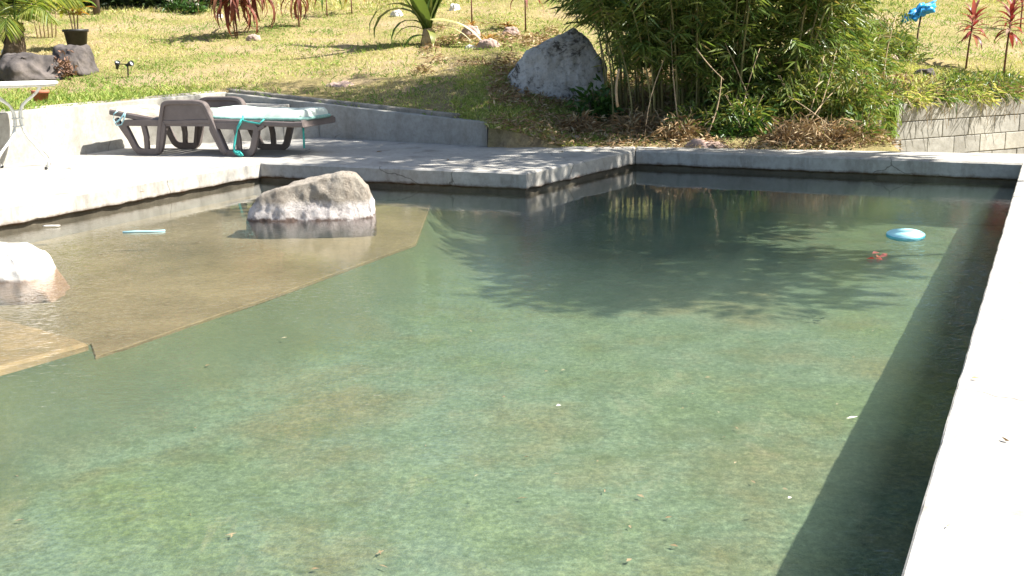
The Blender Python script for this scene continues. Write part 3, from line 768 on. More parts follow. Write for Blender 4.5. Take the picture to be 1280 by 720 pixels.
# ------------------------------------------------------------------ white garden table
tf = (P(8, 219), P(60, 208)); tcen = Vector((P(30, 211).x, P(30, 211).y))
tb = empty('garden_table', (tcen.x, tcen.y, 0), label='white metal garden table with curved tube legs at the left edge', cat='table')
TH = 1 - (101 - 66.5) / F_PX * tcen.y
TR = (73 - 22) / F_PX * tcen.y
lathe('table_top', [(0, TH - .012), (TR - .02, TH - .012), (TR - .004, TH - .022), (TR, TH - .012), (TR, TH), (TR - .01, TH + .006), (TR - .03, TH + 0.002), (0, TH + 0.002)], M['white_metal'], tb, 48)
bm = bmesh.new(); tube_bm(bm, [((TR - .03) * math.cos(2 * PI * k / 32), (TR - .03) * math.sin(2 * PI * k / 32), TH - .028) for k in range(32)], 0.008, 6, True)
from_bm('rim_ring', bm, M['white_metal'], tb, smooth=True)
for az in (-115, -25, 65, 155):
    c, s = math.cos(math.radians(az)), math.sin(math.radians(az))
    prof = [(TR - .05, TH - .02), (0.25, TH - .09), (0.08, TH - .19), (0.035, TH - .28), (0.04, TH - .38), (0.09, TH - .47), (0.2, TH - .57), (0.285, TH - .66), (0.30, 0.05), (0.27, 0.012)]
    pr = []
    for i in range(len(prof) - 1):      # smooth
        for t in (0, .33, .66):
            p0 = prof[max(i - 1, 0)]; p1 = prof[i]; p2 = prof[i + 1]; p3 = prof[min(i + 2, len(prof) - 1)]
            f = lambda a, b, cc, d: 0.5 * (2 * b + (cc - a) * t + (2 * a - 5 * b + 4 * cc - d) * t * t + (3 * b - a - 3 * cc + d) * t ** 3)
            pr.append((f(p0[0], p1[0], p2[0], p3[0]), f(p0[1], p1[1], p2[1], p3[1])))
    pr.append(prof[-1])
    leg = tube('leg', [(c * r - s * .008, s * r + c * .008, z) for r, z in pr], 0.0115, M['white_metal'], tb, 8)
    bm = bmesh.new(); bmesh.ops.create_uvsphere(bm, u_segments=10, v_segments=6, radius=0.015)
    ft = from_bm('foot_cap', bm, M['black_plastic'], leg, smooth=True); ft.location = (c * .275, s * .275, 0.014)
for k in range(3):
    bm = bmesh.new(); tube_bm(bm, [(0.045 * math.cos(2 * PI * q / 16), 0.045 * math.sin(2 * PI * q / 16), TH - .24 - .07 * k) for q in range(16)], 0.006, 6, True)
    from_bm('collar', bm, M['white_metal'], tb, smooth=True)

# ------------------------------------------------------------------ rocks
def px_rock(name, outline, Y, depth, material, amp, freq, seed, cuts=4, smooth=.3, **kw):
    """boulder from the silhouette corners seen in the photograph, given real depth about distance Y"""
    base = at(outline[0][0], outline[0][1], Y); pts = []
    for (px, py, a) in outline:
        p = at(px, py, Y) - base
        pts.append((p.x, -depth * a, p.z)); pts.append((p.x * .96, depth * a * .9, p.z * 1.0 - 0.02 * a))
    o = rock(name, pts, material, None, cuts, amp, freq, base, smooth, seed)
    return tag(o, **kw)
# bleached rock standing in the pool
m_, nt, N, Lk, b = mat('bleached_pool_rock')
z = pos_z(nt); nz = noise_tex(nt, 5, 6, 0.75); n2 = noise_tex(nt, 14, 8, 0.8); n4 = noise_tex(nt, 3, 8, 0.7, stretch=(1, 1, .5), dist=1.5)
c = ramp(nt, n4, [(0.3, (0.16, 0.135, 0.11)), (0.42, (0.34, 0.30, 0.25)), (0.7, (0.46, 0.42, 0.36))])
zz = math_n(nt, 'ADD', z, math_n(nt, 'MULTIPLY', math_n(nt, 'SUBTRACT', nz, 0.5), 0.13))
mr = nt.nodes.new('ShaderNodeMapRange'); Lk.new(zz, mr.inputs[0]); mr.inputs[1].default_value = -0.07; mr.inputs[2].default_value = -0.035; mr.inputs[3].default_value = 1; mr.inputs[4].default_value = 0
wc = ramp(nt, n2, [(0.3, (0.3, 0.26, 0.27)), (0.5, (0.72, 0.68, 0.66))])
c = mixc(nt, mr.outputs[0], c, wc)
mr2 = nt.nodes.new('ShaderNodeMapRange'); Lk.new(zz, mr2.inputs[0]); mr2.inputs[1].default_value = -0.165; mr2.inputs[2].default_value = -0.145; mr2.inputs[3].default_value = 1; mr2.inputs[4].default_value = 0
c = mixc(nt, mr2.outputs[0], c, (0.13, 0.09, 0.075))
n6 = noise_tex(nt, 30, 8, 0.8, dist=.8)
c = mixc(nt, 0.85, c, ramp(nt, n6, [(0.34, (0.42, 0.38, 0.36)), (0.46, (0.95, 0.93, 0.92)), (0.7, (1.15, 1.15, 1.15))]), 'MULTIPLY')
Lk.new(c, b.inputs['Base Color']); b.inputs['Roughness'].default_value = 0.9
bump(nt, n6, b, 0.7, 0.02, bump(nt, n2, None, 0.9, 0.03))
Yr = 7.35
o = px_rock('pool_rock', [(330, 330, .9), (308, 325, .6), (315, 258, .35), (326, 243, .6), (384, 221, .75), (428, 212, .7), (446, 213, .6), (462, 230, .55), (472, 262, .6), (480, 322, .8), (400, 332, 1)], Yr, 0.27, m_, 0.026, 4.0, 2.0,
        cuts=5, smooth=.09, label='bleached wedge-shaped boulder sticking out of the shallow pool ledge', cat='boulder')
m_, nt, N, Lk, b = mat('white_dome_rock')
z = pos_z(nt); n2 = noise_tex(nt, 9, 8, 0.8)
c = ramp(nt, n2, [(0.3, (0.58, 0.55, 0.5)), (0.6, (0.72, 0.7, 0.66))])
mr = nt.nodes.new('ShaderNodeMapRange'); Lk.new(math_n(nt, 'ADD', z, math_n(nt, 'MULTIPLY', n2, .03)), mr.inputs[0]); mr.inputs[1].default_value = -0.16; mr.inputs[2].default_value = -0.135; mr.inputs[3].default_value = 1; mr.inputs[4].default_value = 0
c = mixc(nt, mr.outputs[0], c, (0.20, 0.12, 0.07)); Lk.new(c, b.inputs['Base Color']); b.inputs['Roughness'].default_value = 0.9; bump(nt, n2, b, 0.7, 0.01)
px_rock('dome_rock', [(-75, 402, .8), (-60, 325, .8), (-20, 305, .9), (22, 301, .8), (47, 309, .6), (60, 330, .7), (72, 352, .8), (98, 380, .9), (70, 402, .9)], 5.55, 0.24, m_, 0.024, 4.5, 5.0, cuts=4, smooth=.35,
        label='small sunlit white dome rock in the pool at the left edge', cat='rock')
# big white boulder on the bank, under the bamboo
m_, nt, N, Lk, b = mat('lichen_grey_boulder')
n2 = noise_tex(nt, 5, 9, 0.8); n4 = noise_tex(nt, 2.2, 9, 0.75, dist=1.0); n5 = noise_tex(nt, 18, 6, .8)
c = ramp(nt, n4, [(0.40, (0.10, 0.09, 0.085)), (0.46, (0.50, 0.49, 0.48)), (0.7, (0.72, 0.71, 0.70))])
c = mixc(nt, ramp(nt, n2, [(0.6, (0, 0, 0)), (0.68, (.9, .9, .9))]), c, (0.07, 0.06, 0.055))
c = mixc(nt, 0.8, c, ramp(nt, n5, [(0.36, (0.35, 0.34, 0.33)), (0.46, (0.95, 0.95, 0.95)), (0.7, (1.1, 1.1, 1.1))]), 'MULTIPLY')
Lk.new(c, b.inputs['Base Color']); b.inputs['Roughness'].default_value = 0.95; bump(nt, n5, b, 0.8, 0.03)
gb = T_at(690, 118); 
px_rock('bank_boulder', [(650, 122, .9), (630, 112, .5), (638, 94, .6), (658, 64, .7), (690, 46, .8), (716, 38, .6), (742, 58, .7), (760, 84, .7), (752, 112, .8), (715, 128, .9)], gb.y + .1, 0.45, m_, 0.05, 2.6, 8.0, cuts=5, smooth=.1,
        label='large pale grey boulder on the bank in the shade of the bamboo', cat='boulder')
def small_rock(px, py, wpx, hpx, material, seed, **kw):
    g = T_at(px, py); s = g.y / F_PX; r_ = random.Random(seed)
    pts = []
    for k in range(7):
        a = k / 7 * 2 * PI + r_.uniform(-.3, .3)
        pts.append((wpx * s * .5 * math.cos(a), wpx * s * .42 * math.sin(a), -0.03)); pts.append((wpx * s * .38 * math.cos(a + .3) * r_.uniform(.6, 1.1), wpx * s * .3 * math.sin(a + .3), hpx * s * r_.uniform(.7, 1.0)))
    o = rock('rock', pts, material, None, 4, 0.085 * wpx * s + .004, 2.4 / max(.12, wpx * s), (g.x, g.y, g.z), .15, seed)
    return tag(o, cat='rock', **kw)
for (px, py, wp, hp, mt, sd_, lb) in [
    (38, 99, 92, 32, 'basalt', 1, 'big dark boulder behind the table, with a dried flower head on it'),
    (93, 92, 62, 36, 'basalt', 2, 'dark upright boulder beside the grass, right of the palm trunk'),
    (12, 70, 22, 10, 'white_stone', 3, 'small pale stone at the foot of the palm trunk'),
    (883, 184, 62, 10, 'pink_stone', 4, 'flat pale stone lying just behind the far coping below the bamboo'),
    (496, 20, 17, 7, 'white_stone', 5, 'white stone left of the large strap-leaved plant'),
    (568, 13, 16, 8, 'white_stone', 6, 'white stone at the top, right of the strap-leaved plant'),
    (588, 48, 34, 15, 'pink_stone', 7, 'pinkish rock left of the orange bromeliad'),
    (610, 60, 32, 11, 'pink_stone', 8, 'pinkish rock in front of the orange bromeliad'),
    (638, 44, 26, 10, 'pink_stone', 9, 'pinkish rock right of the orange bromeliad'),
    (588, 60, 18, 4, 'white_stone', 10, 'flat white stone at the edge of the bamboo shadow'),
    (318, 50, 22, 6, 'pink_stone', 11, 'flat stone on the lawn below the drooping rust coloured plant'),
    (425, 107, 40, 4, 'pink_stone', 12, 'flat bare stone in the worn lawn above the diagonal wall'),
    (1110, 78, 26, 10, 'pink_stone', 13, 'rock among dry leaves left of the red cordylines'),
    (1155, 95, 30, 9, 'basalt', 14, 'low dark rock on the bank above the block wall'),
    (275, 22, 14, 4, 'white_stone', 15, 'flat pale stone by the dark hedge'),
    (718, 175, 22, 5, 'pink_stone', 16, 'flat stone in the dry leaves behind the platform'),
]:
    small_rock(px, py, wp, hp, M[mt], sd_, label=lb)

# ------------------------------------------------------------------ lawn grass (stuff)
def blades(name, n, region, hlen, wid, label, tintf, droop=0.25, seed=1):
    g = np.random.default_rng(seed); pts = []; 
    x0, x1, y0, y1 = region
    while len(pts) < n:
        X_ = g.uniform(x0, x1, n); Y_ = y0 + (y1 - y0) * g.random(n) ** 1.6
        for x, y in zip(X_, Y_):
            z = terrain(float(x), float(y))
            if z < -0.2 or abs(x) > 0.56 * y + .4: continue
            t = tintf(x, y)
            if t is None: continue
            pts.append((x, y, z - .004, t))
            if len(pts) >= n: break
    A = np.array(pts); n = len(A)
    D = np.stack([g.normal(0, .55, n), g.normal(0, .55, n), np.full(n, 1.0)], 1)
    L = hlen * g.uniform(.5, 1.3, n); 
    tint = np.clip(A[:, 3] + g.normal(0, .17, n), 0, 1)
    o = leaf_cloud(name, A[:, :3], D, L, wid * g.uniform(.7, 1.4, n), M['grass'], None, tint, droop, 'stuff')
    o['label'] = label; return o
def lawn_tint(x, y):
    a = fbm(x, y, 0, 0.35, 3); b2 = fbm(x, y, 7, 1.4, 3)
    t = 0.60 + 0.6 * a + 0.25 * b2
    if x < -3.3: t += 0.28 * smooth01((-x - 3.3) / 1.5) * smooth01((15.5 - y) / 3)
    if -3 < x < 0.0 and y < 14: t -= 0.25; 
    if x < -1 and y < 13.6 and x > -2.9 and fbm(x, y, 2, 1.1) > -0.02: return None
    if -0.3 < x < 3.8 and y < 12.2:
        if random.random() < 0.8: return None
    if fbm(x, y, 4, 0.8) > 0.30 and random.random() < .75: return None
    if x > 3.2: t += .15
    return t
blades('lawn_grass', 150000, (-12, 14, 9.6, 27), 0.062, 0.0085, 'sunlit patchy green and straw coloured lawn grass on the slope', lawn_tint)
blades('far_lawn_grass', 30000, (-14, 16, 20, 36), 0.11, 0.022, 'short sunlit grass on the far part of the slope', lambda x, y: 0.4 + .5 * fbm(x, y, 0, .35), seed=4)
def tall_t(x, y):
    if x < -3.5 and y < 13.2: return 0.72 if fbm(x, y, 1, 1.5) > -0.1 else None
    return None
blades('long_grass', 5500, (-6.4, -3.5, 9.9, 13.2), 0.13, 0.011, 'longer bright green grass around the dark boulders', tall_t, 0.35, 5)
def bank_t(x, y):
    if -0.6 < x < 0.9 and 10.3 < y < 13.6 and fbm(x, y, 1, 1.2) > -0.15: return 0.6
    if x > 3.8 and y < 13.6: return 0.5 if random.random() < .7 else None
    return None
blades('bank_grass', 13000, (-0.6, 7.5, 10.2, 14), 0.10, 0.011, 'rough green grass on the bank around the pale boulder', bank_t, 0.4, 6)

blades('lawn_tufts', 9000, (-9, 9, 10.5, 22), 0.12, 0.011, 'darker green weed tufts scattered over the lawn', lambda x, y: .95 if fbm(x, y, 6, 1.3) > 0.12 else None, .35, 8)
# dry litter
def litter(name, n, reg, label, cond, size=0.07, seed=3):
    g = np.random.default_rng(seed); pts = []
    while len(pts) < n:
        x = g.uniform(reg[0], reg[1]); y = g.uniform(reg[2], reg[3]); z = terrain(float(x), float(y))
        if z < -0.25 or not cond(x, y): continue
        pts.append((x, y, z + g.uniform(0.0, 0.07)))
    A = np.array(pts); D = np.stack([g.normal(size=n), g.normal(size=n), g.normal(0.1, .4, n)], 1)
    o = leaf_cloud(name, A, D, size * g.uniform(.5, 1.5, n), size * .2 * g.uniform(.6, 1.6, n), M['litter'], None, None, 0.1, 'stuff')
    o['label'] = label
litter('leaf_litter', 17000, (-0.2, 3.9, 9.5, 13.4), 'dry brown leaf litter under the bamboo behind the coping', lambda x, y: y > 9.4 and fbm(x, y, 0, 1.5) > -0.25)
litter('dry_litter', 9000, (3.75, 6.8, 11.1, 12.6), 'dry straw and leaves on top of the block wall', lambda x, y: terrain(x, y) > 0.2, seed=5)
litter('garden_litter', 2500, (-1.2, 0.8, 13, 17), 'dry brown leaves between the rocks and strap-leaved plant', lambda x, y: fbm(x, y, 0, 1.0) > 0, 0.09, seed=6)

# ------------------------------------------------------------------ bamboo clump
bc = Vector((2.15, 11.2)); bcz = terrain(bc.x, bc.y)
bb = empty('bamboo_clump', (bc.x, bc.y, bcz), label='big dense bamboo clump shading the bank behind the far coping', cat='bamboo')
LC = []; LD = []; LL = []; LT = []
rb_ = random.Random(11)
for k in range(92):
    a = rb_.uniform(0, 2 * PI); r = math.sqrt(rb_.random())
    bx, by = (1.45 if math.cos(a) > 0 else 1.2) * r * math.cos(a), 0.75 * r * math.sin(a) + .3
    gz = terrain(bc.x + bx, bc.y + by) - bcz
    Hh = rb_.uniform(1.8, 4.8); lean = rb_.uniform(0.15, 0.55)
    oa = math.atan2(by * 1.2 + rb_.uniform(-.5, .3), bx + rb_.uniform(-.4, .4))
    pts = []
    for i in range(10):
        t = i / 9; hh = Hh * (t - 0.18 * lean * t ** 3)
        out_ = Hh * lean * t ** 2.0 * (0.9 + .3 * t)
        pts.append(Vector((bx + math.cos(oa) * out_, by + math.sin(oa) * out_ * (1.0 if math.sin(oa) > 0 else (.5 if Hh < 3.2 else 1.15)), gz - .03 + hh)))
    tube('culm', pts, rb_.uniform(0.006, 0.015), M['culm'], bb, 6, r_end=0.003)
    for q in range(int(50 + Hh * 14)):
        t = rb_.uniform(0.02 if bx > 0 else .14, 1.0) ** (1.0 if bx > 0 else .85); i = min(8, int(t * 9)); f_ = t * 9 - i
        p = pts[i].lerp(pts[i + 1], f_)
        ba = rb_.uniform(0, 2 * PI); bl = rb_.uniform(0.12, 0.5)
        tip = p + Vector((math.cos(ba) * bl, math.sin(ba) * bl, rb_.uniform(-.12, .22)))
        nleaf = rb_.randint(6, 11); tt = rb_.random()
        for s_ in range(nleaf):
            c_ = p.lerp(tip, 0.35 + .65 * (s_ + 1) / nleaf)
            if c_.z + bcz < 1.2 and c_.x < -0.98 + rb_.uniform(-.12, .12) - .25 * max(0, c_.z - .6): continue
            la = ba + rb_.gauss(0, .9)
            LC.append(c_); LD.append((math.cos(la), math.sin(la), rb_.uniform(-.8, .35))); LL.append(rb_.uniform(.09, .19))
            LT.append(min(1, max(0, 0.6 * tt + .4 * rb_.random() + (0.0 if rb_.random() > .06 else -.6))))
LL = np.array(LL)
leaf_cloud('foliage', np.array(LC), np.array(LD), LL, LL * 0.125, M['bamboo_leaf'], bb, np.array(LT), 0.25, 'stuff')
print('bamboo leaves', len(LL))
# dead canes leaning out of the clump, each a part
for (x0, y0, x1, y1, Y0, Y1) in [(772, 134, 774, 86, 10.6, 10.6), (1000, 175, 1030, 70, 10.3, 10.5), (1020, 150, 1046, 60, 10.3, 10.6), (955, 168, 900, 40, 10.5, 10.8), (1012, 152, 1052, 105, 10.2, 10.5),
                                 (850, 172, 838, 20, 10.5, 10.9), (880, 178, 902, 96, 10.3, 10.4), (1104, 100, 1120, 20, 11.5, 11.6), (925, 180, 950, 60, 10.3, 10.6), (806, 170, 832, 70, 10.4, 10.7), (1040, 160, 985, 120, 10.2, 10.3), (870, 60, 905, 100, 10.3, 10.2)]:
    a = at(x0, y0, Y0) - Vector((bc.x, bc.y, bcz)); b2 = at(x1, y1, Y1) - Vector((bc.x, bc.y, bcz))
    bow = rb_.uniform(-.05, .06)
    tube('dead_cane', [a.lerp(b2, t / 6) + Vector((bow, 0, 0)) * math.sin(PI * t / 6) for t in range(7)], 0.014 if x0 == 772 else rb_.uniform(.005, .010), M['cane'], bb, 6, r_end=0.012 if x0 == 772 else .004)

def leaf_shrub(name, loc, rx, ry, h, n, L, Wd, material, label, cat, seed=0, stem=None, droop=.2, up=.3, group=None):
    g = np.random.default_rng(seed + 50)
    o = empty(name, loc, label=label, cat=cat, group=group)
    dirs = unit(g.normal(size=(n, 3))); r = g.random(n)[:, None] ** .4
    cl = g.normal(size=(14, 3)) * .28
    Pn = dirs * r * .75 + cl[g.integers(0, 14, n)]
    Pn[:, 2] = np.abs(Pn[:, 2])
    Cn = Pn * np.array([rx, ry, h * .85])
    D = dirs + np.array([0, 0, up]) + g.normal(size=(n, 3)) * .4
    f = leaf_cloud('foliage', Cn, D, L * g.uniform(.6, 1.3, n), Wd * g.uniform(.7, 1.2, n), material, o, None, droop, 'stuff')
    for k in range(5):
        a = g.uniform(0, 2 * PI); tube('stem', [(0.03 * k - .06, 0, -.03), (rx * .3 * math.cos(a), ry * .3 * math.sin(a), h * .4), (rx * .6 * math.cos(a), ry * .6 * math.sin(a), h * .75)], .007, stem or M['bark'], o, 5, r_end=.003)
    return o
g_ = T_at(745, 150); leaf_shrub('leafy_shrub', g_, .24, .2, .42, 330, .12, .045, M['shrub_leaf'], 'small dark green broad-leaved shrub against the pale boulder', 'shrub', 1)
g_ = T_at(940, 178, 8.6); leaf_shrub('leafy_shrub', g_ + Vector((0, .3, 0)), .3, .18, .28, 350, .10, .028, M['shrub_leaf'], 'low green undergrowth at the foot of the bamboo behind the flat stone', 'shrub', 2)
g_ = T_at(1075, 172); leaf_shrub('leafy_shrub', g_, .22, .2, .3, 300, .12, .022, M['bamboo_leaf'], 'low tuft of narrow leaves next to the block wall pillar', 'shrub', 3)
for (px, py, rx, h, n_, lb) in [(930, 165, .35, .5, 900, 'leafy bamboo shoots at the front of the clump, left of the dead canes'), (1000, 150, .4, .6, 1100, 'leafy bamboo shoots among the pale dead canes'),
                             (1062, 150, .35, .65, 1100, 'leafy bamboo shoots beside the block wall pillar'), (1085, 90, .4, .6, 900, 'bright bamboo shoots at the right edge of the clump above the pillar'), (1112, 70, .35, .75, 700, 'sparse yellow-green bamboo shoots standing left of the blue plastic'), (1045, 60, .45, .9, 1200, 'tall bamboo shoots behind the right edge of the clump'), (870, 165, .3, .35, 500, 'small shaded bamboo shoots at the foot of the clump')]:
    g_ = T_at(px, py); leaf_shrub('bamboo_shoots', g_, rx, .25, h, n_, .14, .02, M['bright_shoot' if px > 960 else 'bamboo_leaf'], lb, 'bamboo', px, up=.3, droop=.4, stem=M['cane'])
for (px, py, s, lb) in [(1045, 186, 1.0, 'dry straw-coloured tuft right behind the coping near the block wall'), (985, 186, .8, 'dry brown tuft behind the coping below the dead canes'), (725, 172, .8, 'dry brown tuft in front of the pale boulder'), (800, 172, .9, 'dry brown tuft under the thick broken cane'), (850, 180, .8, 'dry brown tuft left of the flat pale stone')]:
    g_ = T_at(px, py - 6); leaf_shrub('dry_tuft', g_, .3 * s, .15, .3 * s, 520, .13, .014, M['litter'], lb, 'dry plant', int(px), up=.9, droop=.4)

# ------------------------------------------------------------------ plants on the lawn
def cordyline(px, py, hpx, nl, material, label, droop=1.3, L=.5, w=.05, lean=0.0, stems=1, seed=0, elev=(.1, 1.2), bare=.5, group=None, stem_r=.014):
    g = T_at(px, py); s = g.y / F_PX; H = hpx * s; r_ = random.Random(seed)
    o = empty('cordyline', g, label=label, cat='plant', group=group)
    for q in range(stems):
        ox = r_.uniform(-.12, .12) * (stems > 1); oy = r_.uniform(-.1, .1) * (stems > 1); hh = H * (1 - .22 * q)
        tp = Vector((ox + lean * hh, oy, hh))
        tube('stem', [(ox * .5, oy * .5, -.03), (ox + lean * hh * .4, oy, hh * .5), tp], stem_r, M['red_stem'], o, 6, r_end=stem_r * .7)
        for k in range(nl):
            t = k / nl; az = k * 2.4 + r_.uniform(-.3, .3); el = elev[0] + (elev[1] - elev[0]) * t
            put_blade('leaf', o, tp - Vector((0, 0, (1 - t) * hh * (1 - bare) )), az, el, L * r_.uniform(.75, 1.15), w * r_.uniform(.8, 1.2), material, droop * (1.2 - .5 * t), r_.random())
    return o
cordyline(1207, 86, 62, 30, M['red_leaf'], 'red-leaved cordyline on a thin stem, left one above the block wall', 1.1, .30, .05, .08, seed=1, elev=(-.3, 1.4), bare=.62, stem_r=.013)
cordyline(1254, 96, 80, 28, M['red_leaf'], 'red-leaved cordyline at the right edge above the block wall', 1.1, .32, .05, .05, seed=2, elev=(-.3, 1.4), bare=.62, stem_r=.014)
cordyline(1275, 40, 40, 14, M['red_leaf'], 'small dark red plant in the far right corner of the lawn', 1.0, .3, .05, seed=12, elev=(0, 1.3), bare=.7)
cordyline(297, 48, 70, 26, M['rust_leaf'], 'tall cordyline with drooping rust-red leaves on the left lawn', 2.2, .75, .07, seed=3, elev=(-.3, .9), stems=2, bare=.75)
cordyline(322, 42, 62, 22, M['rust_leaf'], 'cordyline with hanging dark red leaves, right of the tallest one', 2.4, .8, .06, seed=4, elev=(-.4, .7), stems=1, bare=.75)
cordyline(374, 34, 46, 22, M['rust_leaf'], 'narrow drooping brownish-red plant in the middle of the lawn', 2.4, .55, .05, seed=5, elev=(-.5, .8), bare=.7)
cordyline(409, 22, 34, 16, M['strap_leaf'], 'green strap plant at the top, right of the narrow brownish plant', 1.9, .55, .05, seed=6, elev=(0, 1.2), bare=.8)
cordyline(440, 18, 34, 16, M['yellow_leaf'], 'yellow and orange leaved plant at the top of the lawn', 1.7, .5, .05, seed=7, elev=(0, 1.2), bare=.7)
cordyline(657, 40, 55, 16, M['red_leaf'], 'dark red cordyline behind the rocks, left of the bamboo', 1.6, .5, .05, seed=8, elev=(-.1, 1.2), bare=.8)
# the big strap-leaved plant
g = T_at(535, 55); o = empty('strap_leaved_plant', g, label='large strap-leaved plant with one pale leaf bending to the ground', cat='plant')
s = g.y / F_PX
bm = bmesh.new(); tube_bm(bm, [(0, 0, -.05), (0.01, 0, .10), (0.0, 0, .22)], .13, 12, r_end=.07)
for v in bm.verts: v.co += Vector((v.co.x, v.co.y, 0)) * .2 * mn.noise(v.co * 20)
from_bm('trunk', bm, M['cane'], o, smooth=True)
r_ = random.Random(5)
for k in range(9):
    put_blade('leaf', o, (0, 0, .17), k * 2.4, 1.0 + .4 * r_.random(), r_.uniform(.9, 1.3), .26, M['strap_leaf'], r_.uniform(.1, .5), r_.random() * .7, .12)
for k in range(9):
    put_blade('leaf', o, (0, 0, .2), k * 2.1 + .4, 1.2 + .2 * r_.random(), r_.uniform(1.6, 2.2), .27, M['strap_leaf'], r_.uniform(.1, .5), r_.random(), .12)
for (az, el, L, cv, tn, z0, wd) in [(-.5, .05, 1.15, 1.0, 1.0, .6, .17), (-.3, .0, .8, .9, .98, .5, .10), (2.9, 1.0, 1.25, 2.8, .35, .40, .19), (3.4, .6, .7, 2.3, .85, .3, .12), (-2.6, .7, .85, 2.6, .1, .4, .12), (-1.2, .3, .5, 2.0, .8, .3, .12), (3.7, 0.2, .5, 1.6, .15, .2, .12), (-2.9, 1.1, 1.3, 2.9, .3, .42, .2)]:
    put_blade('leaf', o, (0, 0, z0 * .55), az, el, L, wd, M['strap_leaf'], cv, tn, .15)
# bromeliads
for (px, py, sz, nn_, lb) in [(610, 56, 1.0, 22, 'orange and yellow bromeliad rosette between the pinkish rocks'), (634, 36, .8, 18, 'second bromeliad rosette behind the pinkish rocks, nearer the bamboo'), (590, 34, .6, 14, 'small straw coloured bromeliad behind the pale bent leaf')]:
    g = T_at(px, py); o = empty('bromeliad', g, label=lb, cat='plant'); r_ = random.Random(px)
    for k in range(nn_): put_blade('leaf', o, (0, 0, 0.02), k * 2.4, r_.uniform(.25, 1.1), .34 * sz * r_.uniform(.7, 1.1), .035, M['brom_leaf'], 1.2, r_.random())
# strap plants hanging near the top centre (dark narrow leaves)
cordyline(590, 30, 48, 14, M['strap_leaf'], 'thin dark green arching plant above the pinkish rocks', 1.6, .5, .03, seed=21, elev=(0, 1.1), bare=.8)
# hedge at the back left: individual shrubs
for i, (px, lb) in enumerate([(120, 'dark hedge shrub at the back left, behind the croton'), (165, 'dark hedge shrub at the back, second from the left'), (205, 'dark hedge shrub at the back with pale flowers before it'), (245, 'dark hedge shrub at the back, nearest the rust coloured plant'), (-10, 'dark hedge shrub behind the palm at the far left edge')]):
    g_ = T_at(px, 10); leaf_shrub('hedge_shrub', g_ + Vector((0, .3, -.15)), .75, .6, 1.3, 2600, .12, .055, M['hedge_leaf'], lb, 'shrub', 70 + i, group='dark hedge along the top of the lawn')
for i, (px, py, lb) in enumerate([(222, 14, 'low plant with white flowers in front of the dark hedge'), (243, 17, 'small white flowered plant at the right end of the dark hedge')]):
    g_ = T_at(px, py); o = leaf_shrub('flowering_plant', g_, .22, .2, .3, 200, .1, .04, M['shrub_leaf'], lb, 'plant', 90 + i)
    for k in range(5):
        bm = bmesh.new(); bmesh.ops.create_icosphere(bm, subdivisions=2, radius=.035)
        for v in bm.verts: v.co *= 1 + .35 * mn.noise(v.co * 60 + Vector((k, i, 0)))
        f = from_bm('flower', bm, M['white_stone'], o, smooth=True); f.location = (random.uniform(-.18, .18), random.uniform(-.2, 0), random.uniform(.15, .33))
# croton in a black pot
g = T_at(97, 62); o = empty('potted_croton', g, label='croton with green, yellow and orange leaves in a black pot', cat='potted plant')
s = g.y / F_PX
lathe('pot', [(0, 0), (.13, 0), (.17, .26), (.19, .26), (.19, .30), (.165, .30), (.15, .25), (0, .25)], M['black_plastic'], o, 24)
r_ = random.Random(3)
for q in range(3):
    tube('stem', [(0.03 * q - .03, 0, .24), (.05 * q - .06, .02 * q, .5), (.1 * q - .12, .02, .75)], .012, M['cane'], o, 6)
    for k in range(9): put_blade('leaf', o, (.1 * q - .12, .02, .5 + .03 * k), k * 2.4 + q, r_.uniform(.1, .9), r_.uniform(.25, .36), .1, M['yellow_leaf'], 1.1, r_.random() ** 1.0)
# palm at the left edge: trunk and fronds of separate leaflets
g = T_at(20, 74); o = empty('palm', g, label='small palm with a thick leaning trunk and bright fronds at the top left', cat='palm')
bm = bmesh.new(); tube_bm(bm, [(0, 0, -.05), (-.01, 0, .2), (.03, 0, .38), (.04, 0, .52)], .17, 14, r_end=.11)
bmesh.ops.subdivide_edges(bm, edges=bm.edges, cuts=2)
for v in bm.verts: v.co += Vector((v.co.x, v.co.y, 0)) * (.12 * math.sin(v.co.z * 50) + .3 * mn.noise(v.co * 9))
from_bm('trunk', bm, M['bark'], o, smooth=True)
def frond(parent, base, az, el, L, curve, nl=34, ll=.34, drop=.55):
    bm = bmesh.new(); pts = []; p = Vector(base); ang = el
    for i in range(14):
        pts.append(p.copy()); t = i / 13; ang -= curve / 13 * (0.4 + t)
        p = p + Vector((math.cos(az) * math.cos(ang), math.sin(az) * math.cos(ang), math.sin(ang))) * L / 13
    fr_ = tube('frond', pts, .010, M['palm_leaf'], parent, 5, r_end=.003)
    Cn = []; D = []; Ls = []
    for k in range(nl):
        t = .12 + .88 * k / nl; i = min(12, int(t * 13)); q = pts[i].lerp(pts[i + 1], t * 13 - i); d = (pts[i + 1] - pts[i]).normalized()
        for sd2 in (1, -1):
            sv = d.cross(Vector((0, 0, 1))).normalized() * sd2
            Cn.append(q); D.append(d * .75 + sv * .8 + Vector((0, 0, -drop * random.uniform(.7, 1.3)))); Ls.append(ll * math.sin(.35 + 2.5 * t) * random.uniform(.9, 1.1))
    leaf_cloud('leaflets', np.array(Cn), np.array([tuple(v) for v in D]), np.abs(np.array(Ls)), .022, M['palm_leaf'], fr_, None, .3, 'stuff')
for (az, el, L, cv) in [(-.55, .75, 1.0, 1.9), (-1.3, .5, .9, 1.9), (.2, .9, 1.1, 1.6), (1.2, 1.0, 1.1, 1.3), (2.4, .9, 1.2, 1.4), (-2.4, .6, 1.1, 1.8), (3.4, .5, 1.1, 1.6), (-.9, 1.25, 1.2, 1.6), (.6, 1.4, 1.3, 1.2)]:
    frond(o, (.04, 0, .50), az, el, L, cv)
